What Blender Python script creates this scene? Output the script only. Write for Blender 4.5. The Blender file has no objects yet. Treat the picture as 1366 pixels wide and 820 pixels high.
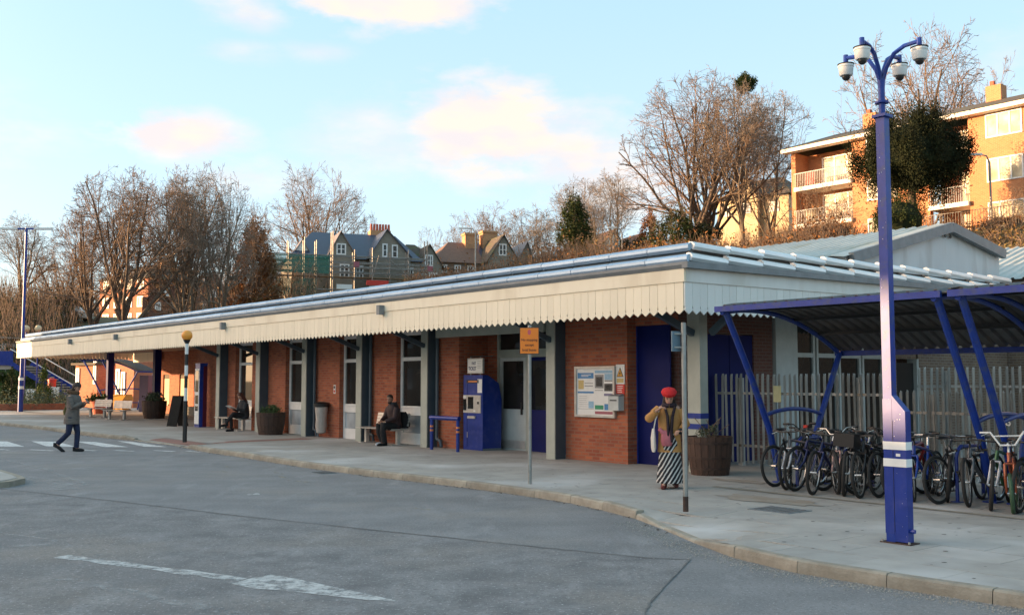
import bpy, bmesh, math, random
import numpy as np
from mathutils import Vector, Matrix
R=math.radians; PI=math.pi
scene=bpy.context.scene; COL=scene.collection
random.seed(7)
# ---------------- camera ----------------
CH=1.85; FPX=1350.0; TH=math.atan(97/1350)
cam=bpy.data.cameras.new('camera'); camo=bpy.data.objects.new('camera',cam); COL.objects.link(camo)
camo.location=(0,0,CH); camo.rotation_euler=(PI/2+TH,0,0)
cam.sensor_fit='HORIZONTAL'; cam.sensor_width=36; cam.lens=36*FPX/1366; cam.clip_start=.1; cam.clip_end=3000
scene.camera=camo
scene.render.resolution_x=1024; scene.render.resolution_y=614
# ---------------- sun, sky, exposure ----------------
SUN_AZ=math.atan2(-.998,.06)          # direction towards the sun, clockwise from +Y
SUN_EL=R(6)
sv=Vector((math.sin(SUN_AZ)*math.cos(SUN_EL),math.cos(SUN_AZ)*math.cos(SUN_EL),math.sin(SUN_EL)))
sl=bpy.data.lights.new('sun','SUN'); sl.energy=3.3; sl.angle=R(.5); sl.color=(1,.62,.32)
so=bpy.data.objects.new('sun',sl); COL.objects.link(so); so.location=(-40,10,40)
so.rotation_euler=sv.to_track_quat('Z','Y').to_euler()
W=bpy.data.worlds.new('World'); scene.world=W; W.use_nodes=True
wn=W.node_tree.nodes; wl=W.node_tree.links
for n in list(wn): wn.remove(n)
def N(tree,typ,**k):
    n=tree.nodes.new(typ)
    for a,b in k.items():
        if a.startswith('i_'):
            n.inputs[a[2:].replace('_',' ')].default_value=b
        else: setattr(n,a,b)
    return n
wt=W.node_tree
sky=N(wt,'ShaderNodeTexSky',sky_type='NISHITA',sun_disc=False,sun_elevation=SUN_EL,sun_rotation=SUN_AZ,altitude=50,air_density=1.0,dust_density=.35,ozone_density=3.2)
tc=N(wt,'ShaderNodeTexCoord')
def math_(tree,op,a,b=None,c=None,clamp=False):
    n=tree.nodes.new('ShaderNodeMath'); n.operation=op; n.use_clamp=clamp
    for i,v in enumerate((a,b,c)):
        if v is None: continue
        if isinstance(v,(int,float)): n.inputs[i].default_value=v
        else: tree.links.new(v,n.inputs[i])
    return n.outputs[0]
def vmath(tree,op,a,b=None):
    n=tree.nodes.new('ShaderNodeVectorMath'); n.operation=op
    for i,v in enumerate((a,b)):
        if v is None: continue
        if isinstance(v,(tuple,Vector)): n.inputs[i].default_value=v
        else: tree.links.new(v,n.inputs[i])
    return n
def pixdir(px,py):
    cx=(px-683)/FPX; cz=(410-py)/FPX
    return Vector((cx,math.cos(TH)-cz*math.sin(TH),math.sin(TH)+cz*math.cos(TH))).normalized()
nz=N(wt,'ShaderNodeTexNoise',i_Scale=12.0,i_Detail=10.0,i_Roughness=.6)
mp=N(wt,'ShaderNodeMapping'); mp.inputs['Scale'].default_value=(1,1,2.6)
wl.new(tc.outputs['Generated'],mp.inputs[0]); wl.new(mp.outputs[0],nz.inputs['Vector'])
fac=None
# (pixel x, pixel y, half width, half height, strength) of the clouds one sees, as directions in the sky
for (px,py,hw,hh,st) in [(228,178,84,30,1.0),(655,172,115,68,1.0),(760,190,130,65,.5),(505,2,150,36,1.0),(330,12,60,26,.45),(345,238,80,26,.4),(490,190,90,60,.3),(320,70,60,16,.25),(420,70,50,14,.2),(820,255,110,50,.55),(-300,150,260,60,.5),(1700,60,300,70,.4)]:
    c=pixdir(px,py); a=hw/FPX; b=hh/FPX
    d=vmath(wt,'SUBTRACT',tc.outputs['Generated'],tuple(c))
    m=vmath(wt,'MULTIPLY',d.outputs[0],(1/a,1/a,1/b)); ln=vmath(wt,'LENGTH',m.outputs[0])
    v=math_(wt,'SUBTRACT',1.25,ln.outputs['Value'])
    v=math_(wt,'ADD',v,math_(wt,'MULTIPLY',math_(wt,'SUBTRACT',nz.outputs['Fac'],.5),3.2))
    v=math_(wt,'MULTIPLY',v,st*1.4,clamp=True)
    v=math_(wt,'MULTIPLY',v,math_(wt,'MULTIPLY',math_(wt,'SUBTRACT',1.6,ln.outputs['Value'],clamp=True),1.0,clamp=True),clamp=True)
    fac=v if fac is None else math_(wt,'MAXIMUM',fac,v)
fac=math_(wt,'MULTIPLY',fac,.95)
nz2=N(wt,'ShaderNodeTexNoise',i_Scale=16.0,i_Detail=5.0); mp2=N(wt,'ShaderNodeMapping'); mp2.inputs['Location'].default_value=(0,0,.025); mp2.inputs['Scale'].default_value=(1,1,2.6)
wl.new(tc.outputs['Generated'],mp2.inputs[0]); wl.new(mp2.outputs[0],nz2.inputs['Vector'])
ccol=N(wt,'ShaderNodeValToRGB'); wl.new(nz2.outputs['Fac'],ccol.inputs[0]); ccol.color_ramp.elements[0].position=.40; ccol.color_ramp.elements[1].position=.58
ccol.color_ramp.elements[0].color=(1.82,1.66,1.66,1); ccol.color_ramp.elements[1].color=(2.15,1.80,1.55,1)
# thin high veil so that the clear sky is pale
veil=N(wt,'ShaderNodeMix',data_type='RGBA',blend_type='MIX'); veil.inputs[0].default_value=.66
sz_=N(wt,'ShaderNodeSeparateXYZ'); wl.new(tc.outputs['Generated'],sz_.inputs[0])
vr=N(wt,'ShaderNodeValToRGB'); wl.new(sz_.outputs[2],vr.inputs[0]); vr.color_ramp.elements[0].position=0; vr.color_ramp.elements[1].position=.42
vr.color_ramp.elements[0].color=(1.95,2.02,2.05,1); vr.color_ramp.elements[1].color=(1.24,1.82,2.0,1); wl.new(vr.outputs[0],veil.inputs[7])
wl.new(sky.outputs[0],veil.inputs[6])
cl=N(wt,'ShaderNodeMix',data_type='RGBA',blend_type='MIX'); wl.new(fac,cl.inputs[0]); wl.new(veil.outputs[2],cl.inputs[6])
wl.new(ccol.outputs[0],cl.inputs[7])
# hazy glow of the low sun, widest around the sun itself
gd=vmath(wt,'DOT_PRODUCT',tc.outputs['Generated'],tuple(sv))
gp=math_(wt,'POWER',math_(wt,'MAXIMUM',gd.outputs['Value'],0.0),7.0)
gl=N(wt,'ShaderNodeMix',data_type='RGBA',blend_type='ADD'); gl.clamp_factor=False; wl.new(gp,gl.inputs[0]); wl.new(cl.outputs[2],gl.inputs[6]); gl.inputs[7].default_value=(11.5,6.7,3.4,1)
bg=N(wt,'ShaderNodeBackground'); bg.inputs[1].default_value=.12
wo=N(wt,'ShaderNodeOutputWorld'); wl.new(gl.outputs[2],bg.inputs[0]); wl.new(bg.outputs[0],wo.inputs[0])
scene.view_settings.view_transform='Standard'; scene.view_settings.look='None'
scene.view_settings.exposure=2.2; scene.view_settings.gamma=1
# ---------------- frames ----------------
D1=Vector((-0.62826904,0.77799615,0)); D2=Vector((0.77799615,0.62826904,0)); OO=Vector((0.76090294,22.61048626,0))
ROT=math.atan2(-D1.y,-D1.x)
def SW(u,t,z=0): return OO-D1*u+D2*t+Vector((0,0,z))      # station frame -> world
def st_of(x,y):
    q=Vector((x,y,0))-OO; return q.dot(D1),q.dot(D2)       # (s,t); u=-s
def WP(px,py,Y):                                           # a point at distance Y seen in direction px,py
    d=pixdir(px,py); k=Y/d.y; return Vector((0,0,CH))+d*k
def sm(x): x=min(1,max(0,x)); return x*x*(3-2*x)
def hgt(x,y):
    s,t=st_of(x,y)
    a=sm((t-23)/19.0); b=sm((s-52)/40.0)*.8*sm((t+25)/25)
    h=10.6*(1-(1-a)*(1-b))
    h+=5*sm((t-60)/120.0)*a
    return h
# ---------------- materials ----------------
def newmat(name):
    m=bpy.data.materials.new(name); m.use_nodes=True
    t=m.node_tree; b=t.nodes['Principled BSDF']; return m,t,b
def M(name,c,c2=None,scale=6.,rough=.7,metal=0.,bump=0.,bscale=None,detail=5.,spec=None,c3=None,s3=1.,lo=.35,hi=.65,stretch=None,vary=0.):
    m,t,b=newmat(name); b.inputs['Roughness'].default_value=rough; b.inputs['Metallic'].default_value=metal
    if spec is not None: b.inputs['Specular IOR Level'].default_value=spec
    co=N(t,'ShaderNodeTexCoord'); vec=co.outputs['Object']
    if stretch:
        mpn=N(t,'ShaderNodeMapping'); mpn.inputs['Scale'].default_value=stretch; t.links.new(vec,mpn.inputs[0]); vec=mpn.outputs[0]
    if c2 is None: c2=tuple(x*.82 for x in c)
    nz=N(t,'ShaderNodeTexNoise',i_Scale=scale,i_Detail=detail,i_Roughness=.6); t.links.new(vec,nz.inputs['Vector'])
    cr=N(t,'ShaderNodeValToRGB'); t.links.new(nz.outputs['Fac'],cr.inputs[0])
    cr.color_ramp.elements[0].position=lo; cr.color_ramp.elements[1].position=hi
    cr.color_ramp.elements[0].color=(*c2,1); cr.color_ramp.elements[1].color=(*c,1)
    out=cr.outputs[0]
    if c3:
        n3=N(t,'ShaderNodeTexNoise',i_Scale=s3,i_Detail=4.0); t.links.new(vec,n3.inputs['Vector'])
        mr=N(t,'ShaderNodeMapRange'); mr.inputs[1].default_value=.52; mr.inputs[2].default_value=.68; t.links.new(n3.outputs['Fac'],mr.inputs[0])
        mx=N(t,'ShaderNodeMix',data_type='RGBA'); t.links.new(mr.outputs[0],mx.inputs[0]); t.links.new(out,mx.inputs[6]); mx.inputs[7].default_value=(*c3,1); out=mx.outputs[2]
    if vary:
        oi=N(t,'ShaderNodeObjectInfo'); mr=N(t,'ShaderNodeMapRange'); mr.inputs[3].default_value=1-vary; mr.inputs[4].default_value=1+vary
        t.links.new(oi.outputs['Random'],mr.inputs[0]); hs=N(t,'ShaderNodeHueSaturation'); t.links.new(mr.outputs[0],hs.inputs['Value']); t.links.new(out,hs.inputs['Color']); out=hs.outputs[0]
    t.links.new(out,b.inputs['Base Color'])
    if bump:
        nb=N(t,'ShaderNodeTexNoise',i_Scale=bscale or scale*4,i_Detail=4.0); t.links.new(vec,nb.inputs['Vector'])
        bp=N(t,'ShaderNodeBump'); bp.inputs['Strength'].default_value=bump; bp.inputs['Distance'].default_value=.02
        t.links.new(nb.outputs['Fac'],bp.inputs['Height']); t.links.new(bp.outputs[0],b.inputs['Normal'])
    return m
def brickmat(name,c1,c2,mort,bw=.225,rh=.075,ms=.011,dirt=(.12,.07,.05),rough=.85,bump=.5):
    m,t,b=newmat(name); b.inputs['Roughness'].default_value=rough
    co=N(t,'ShaderNodeTexCoord'); sp=N(t,'ShaderNodeSeparateXYZ'); t.links.new(co.outputs['Object'],sp.inputs[0])
    cb=N(t,'ShaderNodeCombineXYZ'); t.links.new(math_(t,'ADD',sp.outputs[0],sp.outputs[1]),cb.inputs[0]); t.links.new(sp.outputs[2],cb.inputs[1])
    br=N(t,'ShaderNodeTexBrick'); t.links.new(cb.outputs[0],br.inputs['Vector'])
    for k,v in (('Scale',1.0),('Brick Width',bw),('Row Height',rh),('Mortar Size',ms),('Mortar Smooth',.2),('Bias',.0)): br.inputs[k].default_value=v
    br.inputs['Color1'].default_value=(*c1,1); br.inputs['Color2'].default_value=(*c2,1); br.inputs['Mortar'].default_value=(*mort,1)
    nz=N(t,'ShaderNodeTexNoise',i_Scale=1.3,i_Detail=6.0,i_Roughness=.7); t.links.new(co.outputs['Object'],nz.inputs['Vector'])
    mr=N(t,'ShaderNodeMapRange'); mr.inputs[1].default_value=.5; mr.inputs[2].default_value=.78; mr.inputs[4].default_value=.55; t.links.new(nz.outputs['Fac'],mr.inputs[0])
    mx=N(t,'ShaderNodeMix',data_type='RGBA'); t.links.new(mr.outputs[0],mx.inputs[0]); t.links.new(br.outputs['Color'],mx.inputs[6]); mx.inputs[7].default_value=(*dirt,1)
    t.links.new(mx.outputs[2],b.inputs['Base Color'])
    bp=N(t,'ShaderNodeBump'); bp.inputs['Strength'].default_value=bump; bp.inputs['Distance'].default_value=.012; bp.invert=True
    t.links.new(br.outputs['Fac'],bp.inputs['Height']); t.links.new(bp.outputs[0],b.inputs['Normal'])
    return m
mt={}
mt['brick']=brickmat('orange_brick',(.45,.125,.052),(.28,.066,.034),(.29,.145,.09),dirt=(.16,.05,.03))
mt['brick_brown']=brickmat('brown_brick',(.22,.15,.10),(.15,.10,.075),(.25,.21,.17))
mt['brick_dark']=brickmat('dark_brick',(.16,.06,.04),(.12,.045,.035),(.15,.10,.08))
mt['brick_flat']=brickmat('flats_brick',(.56,.215,.085),(.47,.165,.065),(.5,.30,.17),dirt=(.42,.16,.07))
mt['brick_grey']=brickmat('grey_brick',(.27,.24,.19),(.21,.185,.15),(.26,.24,.2),dirt=(.14,.12,.10))
mt['brick_red']=brickmat('red_brick_paving',(.30,.15,.11),(.24,.12,.10),(.2,.17,.15),bump=.2)
mt['brick_far']=brickmat('far_orange_brick',(.55,.19,.09),(.46,.14,.07),(.4,.2,.12))
mt['cream']=M('cream_paint',(.87,.78,.60),(.83,.73,.55),2.,.55,bump=.05,vary=.045,c3=(.74,.64,.47),s3=1.6,stretch=(1,1,.3))
mt['offwhite_skylit_cream']=M('off_white_and_skylit_cream',(.78,.77,.72),(.72,.71,.66),2.,.55,bump=.05,vary=.05,c3=(.64,.61,.54),s3=1.2,stretch=(1,1,.3))  # cooler sky light on the right hand canopy boards put into their colour
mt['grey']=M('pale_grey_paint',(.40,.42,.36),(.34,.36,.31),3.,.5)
mt['greyblue']=M('dark_blue_grey',(.055,.085,.105),(.045,.07,.09),3.,.45)
mt['blue']=M('royal_blue_paint',(.008,.034,.25),(.006,.027,.20),4.,.35,c3=(.03,.05,.25),s3=6.)
mt['bluedark']=M('dark_blue_panel',(.003,.010,.105),(.002,.007,.08),2.,.55,spec=.2)
mt['bluesteel']=M('blue_steel_paint',(.009,.042,.28),(.007,.032,.22),8.,.36,spec=.42,c3=(.03,.055,.18),s3=9.)
mt['white']=M('white_paint',(.78,.78,.75),(.7,.7,.67),5.,.5)
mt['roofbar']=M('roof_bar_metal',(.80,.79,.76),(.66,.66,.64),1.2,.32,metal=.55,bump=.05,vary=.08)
mt['roofbar_sky_reflect']=M('roof_bar_sky_reflection',(.40,.54,.68),(.31,.43,.56),1.2,.35,metal=.25,bump=.05,vary=.1)  # blue of the reflected sky put into the colour of the front bars
mt['roof']=M('roof_sheet',(.16,.17,.17),(.11,.12,.12),1.4,.6)
mt['gutter']=M('grey_gutter',(.20,.22,.23),(.15,.17,.18),4.,.45)
mt['shedroof']=M('shed_sheet_metal',(.55,.55,.50),(.44,.45,.42),.9,.45,metal=.3,c3=(.40,.38,.30),s3=.8,bump=.05)
mt['shedwall']=M('shed_cladding',(.62,.64,.64),(.54,.56,.57),1.,.5,c3=(.45,.45,.44),s3=1.5,stretch=(1,1,.25))
mt['steel']=M('galvanised_steel',(.36,.36,.34),(.27,.275,.26),7.,.45,metal=.55,vary=.2)
mt['pale_fence']=M('weathered_palisade_steel',(.42,.415,.385),(.28,.275,.255),6.,.55,metal=.35,c3=(.2,.17,.13),s3=2.5,vary=.22,stretch=(1,1,.4))
mt['shelter_sheet']=M('dark_roof_sheet',(.10,.09,.085),(.07,.065,.06),3.,.5,c3=(.13,.11,.09),s3=1.3)
mt['_a']=M('worn_asphalt',(.205,.200,.200),(.152,.149,.150),1.1,.75,bump=.35,bscale=95.,detail=9.,c3=(.225,.205,.185),s3=.42,lo=.3,hi=.7)
mt['_b']=M('older_asphalt',(.195,.188,.186),(.125,.121,.122),2.2,.8,bump=.8,bscale=60.,detail=10.,c3=(.20,.178,.155),s3=.5,lo=.3,hi=.7)
mt['paving']=M('paving_concrete',(.37,.345,.305),(.29,.272,.245),1.6,.85,bump=.25,bscale=70.,detail=9.,c3=(.46,.45,.43),s3=.33)
mt['slab']=M('concrete_slab',(.385,.365,.33),(.31,.295,.27),2.2,.85,bump=.3,bscale=60.,detail=10.,c3=(.49,.48,.46),s3=.45,vary=.05)
mt['kerb']=M('kerb_concrete',(.37,.335,.27),(.26,.23,.18),5.,.9,bump=.5,bscale=40.,detail=8.,vary=.15)
mt['line']=M('worn_white_line',(.50,.50,.48),(.235,.23,.23),11.,.7,detail=9.,lo=.38,hi=.58)
mt['line2']=M('very_worn_line',(.29,.285,.28),(.19,.187,.185),9.,.75,detail=8.,lo=.38,hi=.6)
mt['liney']=M('worn_yellow_line',(.30,.27,.18),(.14,.135,.12),10.,.75,detail=8.,lo=.42,hi=.6)
mt['tar']=M('tar_seam',(.10,.095,.088),(.18,.172,.165),8.,.8)
mt['grit']=M('roadside_grit',(.42,.40,.36),(.2,.19,.17),30.,.9)
mt['stain']=M('rust_brown_stain',(.26,.215,.165),(.33,.30,.26),3.,.9,bump=.3)
mt['dirt']=M('brown_dirt',(.14,.11,.085),(.08,.065,.05),9.,.9,bump=.4)
mt['slate']=M('blue_slate',(.045,.06,.10),(.035,.045,.075),3.,.4,stretch=(1,1,4))
mt['slate_pale']=M('pale_slate',(.19,.16,.15),(.14,.12,.12),3.,.5,stretch=(1,1,4))
mt['tiles']=M('brown_roof_tiles',(.20,.11,.07),(.13,.07,.05),3.,.8,stretch=(1,1,4))
mt['tiles_dark']=M('dark_roof_tiles',(.10,.075,.05),(.06,.045,.035),2.,.8,stretch=(1,1,4),c3=(.08,.09,.03),s3=.6)
mt['render']=M('cream_render',(.62,.50,.32),(.55,.44,.28),1.2,.8)
mt['stone']=M('pale_stone',(.36,.34,.29),(.29,.27,.23),1.5,.85,bump=.3)
mt['frame']=M('white_window_frame',(.80,.80,.78),None,4.,.4)
mt['greyframe']=M('grey_window_frame',(.52,.55,.53),(.45,.48,.46),4.,.45)
mt['bark']=M('tree_bark',(.14,.10,.07),(.065,.045,.032),5.,.95,bump=.4)
mt['bark_pale']=M('pale_tree_bark',(.20,.155,.11),(.10,.078,.055),5.,.95,bump=.4)
mt['twig']=M('brown_twigs',(.25,.17,.115),(.15,.103,.072),2.,.95)
mt['twig_pale']=M('pale_twigs',(.28,.22,.17),(.18,.14,.105),2.,.95)
mt['soil']=M('bank_soil',(.20,.12,.06),(.11,.075,.04),.8,.95,bump=.5)
mt['ground']=M('hill_ground',(.14,.13,.06),(.09,.075,.04),.15,.95,bump=.4)
mt['grass']=M('lawn_grass',(.10,.16,.035),(.06,.10,.025),1.,.95,bump=.5)
mt['black']=M('black_plastic',(.018,.018,.018),None,4.,.4)
mt['rubber']=M('tyre_rubber',(.022,.021,.02),None,4.,.75)
mt['chrome']=M('bright_metal',(.62,.62,.60),None,4.,.25,metal=.9)
mt['alu']=M('bench_metal',(.62,.60,.55),(.5,.48,.44),6.,.35,metal=.5)
mt['wood']=M('barrel_wood',(.085,.042,.027),(.045,.024,.016),4.,.7,stretch=(6,6,.6),bump=.3)
mt['hoop']=M('barrel_hoop',(.09,.055,.04),(.05,.03,.025),8.,.6,metal=.4)
mt['yellow']=M('yellow_plastic',(.75,.36,.04),None,4.,.45)
mt['orange_sign']=M('orange_sign_face',(.90,.24,.015),(.85,.22,.015),3.,.45)
mt['orange']=M('orange_paint',(.80,.26,.08),None,3.,.45)
mt['red']=M('red_paint',(.62,.035,.02),None,3.,.5)
mt['scaf']=M('scaffold_tube',(.30,.29,.27),(.2,.17,.15),4.,.5,metal=.4,vary=.2)
mt['net']=M('green_netting',(.03,.17,.12),(.02,.10,.08),1.5,.9)
mt['plank']=M('scaffold_board',(.32,.22,.13),(.2,.13,.08),3.,.9,stretch=(.5,.5,4))
mt['terracotta']=M('terracotta',(.50,.12,.06),(.4,.09,.05),4.,.8)
mt['chimbrick']=brickmat('chimney_brick',(.58,.26,.10),(.46,.19,.07),(.4,.3,.2))
def glassm(name,c,rough=.03):
    m,t,b=newmat(name); b.inputs['Roughness'].default_value=rough
    co=N(t,'ShaderNodeTexCoord'); nz=N(t,'ShaderNodeTexNoise',i_Scale=1.1,i_Detail=3.0); t.links.new(co.outputs['Object'],nz.inputs['Vector'])
    cr=N(t,'ShaderNodeValToRGB'); t.links.new(nz.outputs['Fac'],cr.inputs[0]); cr.color_ramp.elements[0].position=.4; cr.color_ramp.elements[1].position=.7
    cr.color_ramp.elements[0].color=(*c,1); cr.color_ramp.elements[1].color=(*[x*2.2+.006 for x in c],1)
    t.links.new(cr.outputs[0],b.inputs['Base Color']); b.inputs['Specular IOR Level'].default_value=.5
    return m
mt['glass']=glassm('dark_window_glass',(.014,.013,.012))
mt['glass_c']=glassm('net_curtain_glass',(.40,.34,.24),.15)
mt['glass_b']=glassm('bright_window_glass',(.22,.24,.25),.08)
# ---------------- mesh builders ----------------
class MB:
    def __init__(s): s.v=[]; s.f=[]
    def add(s,vs,fs):
        o=len(s.v); s.v+= [tuple(v) for v in vs]; s.f+=[tuple(o+i for i in f) for f in fs]; return s
    def box(s,x0,x1,y0,y1,z0,z1):
        vs=[(x,y,z) for z in (z0,z1) for x,y in ((x0,y0),(x1,y0),(x1,y1),(x0,y1))]
        return s.add(vs,[(3,2,1,0),(4,5,6,7),(0,1,5,4),(1,2,6,5),(2,3,7,6),(3,0,4,7)])
    def cbox(s,c,sz,rz=0,rx=0,ry=0):
        m=Matrix.Translation(c)@Matrix.Rotation(rz,4,'Z')@Matrix.Rotation(ry,4,'Y')@Matrix.Rotation(rx,4,'X')
        a,b,d=sz[0]/2,sz[1]/2,sz[2]/2
        vs=[m@Vector((x,y,z)) for z in (-d,d) for x,y in ((-a,-b),(a,-b),(a,b),(-a,b))]
        return s.add(vs,[(3,2,1,0),(4,5,6,7),(0,1,5,4),(1,2,6,5),(2,3,7,6),(3,0,4,7)])
    def beam(s,p0,p1,w,h):
        p0=Vector(p0);p1=Vector(p1); d=(p1-p0).normalized(); up=Vector((0,0,1)) if abs(d.z)<.95 else Vector((1,0,0))
        x=d.cross(up).normalized(); y=x.cross(d).normalized()
        vs=[p+x*a*w/2+y*b*h/2 for p in (p0,p1) for a,b in ((-1,-1),(1,-1),(1,1),(-1,1))]
        return s.add(vs,[(0,1,2,3),(7,6,5,4),(0,4,5,1),(1,5,6,2),(2,6,7,3),(3,7,4,0)])
    def tube(s,pts,r,n=8,cap=True,flat=None):
        pts=[Vector(p) for p in pts]; k=len(pts)
        rs=list(r) if hasattr(r,'__len__') else [r]*k
        prev=None; vs=[]
        for i,p in enumerate(pts):
            d=(pts[min(i+1,k-1)]-pts[max(i-1,0)]).normalized()
            if prev is None:
                up=Vector((0,0,1)) if abs(d.z)<.9 else Vector((0,1,0)); x=d.cross(up).normalized()
            else: x=(prev-d*prev.dot(d)).normalized()
            y=d.cross(x); prev=x
            for j in range(n):
                a=2*PI*j/n; ry=rs[i]*(flat or 1); vs.append(p+x*math.cos(a)*rs[i]+y*math.sin(a)*ry)
        fs=[(i*n+j,i*n+(j+1)%n,(i+1)*n+(j+1)%n,(i+1)*n+j) for i in range(k-1) for j in range(n)]
        if cap: fs+=[tuple(range(n))[::-1],tuple((k-1)*n+j for j in range(n))]
        return s.add(vs,fs)
    def lathe(s,prof,n=16,c=(0,0,0),sx=1,sy=1):
        vs=[]; 
        for r,z in prof:
            for j in range(n):
                a=2*PI*j/n; vs.append((c[0]+r*math.cos(a)*sx,c[1]+r*math.sin(a)*sy,c[2]+z))
        k=len(prof); fs=[(i*n+j,i*n+(j+1)%n,(i+1)*n+(j+1)%n,(i+1)*n+j) for i in range(k-1) for j in range(n)]
        fs+=[tuple(range(n))[::-1],tuple((k-1)*n+j for j in range(n))]
        return s.add(vs,fs)
    def loft(s,rings,n=16):      # rings: (cx,cy,cz,rx,ry,rot)
        vs=[]
        for (cx,cy,cz,rx,ry,a0) in rings:
            for j in range(n):
                a=2*PI*j/n; x=rx*math.cos(a); y=ry*math.sin(a)
                vs.append((cx+x*math.cos(a0)-y*math.sin(a0),cy+x*math.sin(a0)+y*math.cos(a0),cz))
        k=len(rings); fs=[(i*n+j,i*n+(j+1)%n,(i+1)*n+(j+1)%n,(i+1)*n+j) for i in range(k-1) for j in range(n)]
        fs+=[tuple(range(n))[::-1],tuple((k-1)*n+j for j in range(n))]
        return s.add(vs,fs)
    def prism(s,poly,a0,a1,axis='y'):   # poly in the plane across axis
        n=len(poly)
        if axis=='y': f=lambda p,a:(p[0],a,p[1])
        elif axis=='x': f=lambda p,a:(a,p[0],p[1])
        else: f=lambda p,a:(p[0],p[1],a)
        vs=[f(p,a0) for p in poly]+[f(p,a1) for p in poly]
        fs=[tuple(range(n)),tuple(range(2*n-1,n-1,-1))]+[(i,n+i,n+(i+1)%n,(i+1)%n) for i in range(n)]
        return s.add(vs,fs)
    def sphere(s,c,r,nu=12,nv=8,sz=None):
        rz=sz or r
        prof=[(max(1e-4,r*math.sin(PI*i/nv)),-rz*math.cos(PI*i/nv)) for i in range(nv+1)]
        return s.lathe(prof,nu,c)
    def mesh(s,name,m,smooth=False,fix=True):
        me=bpy.data.meshes.new(name); me.from_pydata(s.v,[],s.f)
        if fix:
            b=bmesh.new(); b.from_mesh(me); bmesh.ops.recalc_face_normals(b,faces=b.faces); b.to_mesh(me); b.free()
        if m: me.materials.append(m)
        if smooth: me.polygons.foreach_set('use_smooth',[True]*len(me.polygons)); 
        if smooth=='auto' or smooth is True:
            try: me.set_sharp_from_angle(angle=R(40))
            except Exception: pass
        me.update(); return me
    def build(s,name,m,parent=None,smooth=False,**tags):
        if isinstance(m,str): m=mt[m]
        return link(name,s.mesh(name,m,smooth),parent,**tags)
def link(name,me,parent=None,label=None,category=None,group=None,kind=None,loc=None,rz=None):
    o=bpy.data.objects.new(name,me); COL.objects.link(o)
    if parent: o.parent=parent
    for k,v in (('label',label),('category',category),('group',group),('kind',kind)):
        if v: o[k]=v
    if loc is not None: o.location=loc
    if rz is not None: o.rotation_euler=(0,0,rz)
    return o
def thing(name,label,cat,loc,rz=0,group=None,scale=None):
    o=link(name,None,None,label,cat,group,None,loc,rz)
    o.empty_display_size=.2
    if scale: o.scale=(scale,)*3 if not hasattr(scale,'__len__') else scale
    return o
def sthing(name,label,cat,u,t,z=.12,rz=0,group=None): return thing(name,label,cat,SW(u,t,z),ROT+rz,group)
CH_={}
def copytree(root,loc,rz,label,group=None,scale=None):
    c=root.copy(); COL.objects.link(c); c.location=loc; c.rotation_euler=(0,0,rz); c['label']=label
    if group: c['group']=group
    if scale: c.scale=(scale,)*3 if not hasattr(scale,'__len__') else scale
    for ch in root.children:
        k=ch.copy(); COL.objects.link(k); k.parent=c
        for g in ch.children:
            q=g.copy(); COL.objects.link(q); q.parent=k
    return c
def text(name,s,size,m,parent,loc,rot,align='CENTER',ext=.001,sx=1):
    cu=bpy.data.curves.new('t','FONT'); cu.body=s; cu.size=size; cu.align_x=align; cu.align_y='CENTER'; cu.extrude=ext; cu.resolution_u=2
    cu.offset=size*.012
    o=bpy.data.objects.new('t',cu); COL.objects.link(o); dg=bpy.context.evaluated_depsgraph_get()
    me=bpy.data.meshes.new_from_object(o.evaluated_get(dg)); bpy.data.objects.remove(o); me.materials.clear(); me.materials.append(mt[m] if isinstance(m,str) else m)
    q=link(name,me,parent); q.location=loc; q.rotation_euler=rot; q.scale=(sx,1,1); return q

def alphamat(name,c,a):
    m,t,b=newmat(name); b.inputs['Base Color'].default_value=(*c,1); b.inputs['Roughness'].default_value=.9; b.inputs['Alpha'].default_value=a; return m
mt['net']=alphamat('green_netting',(.04,.20,.15),.42)

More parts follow.
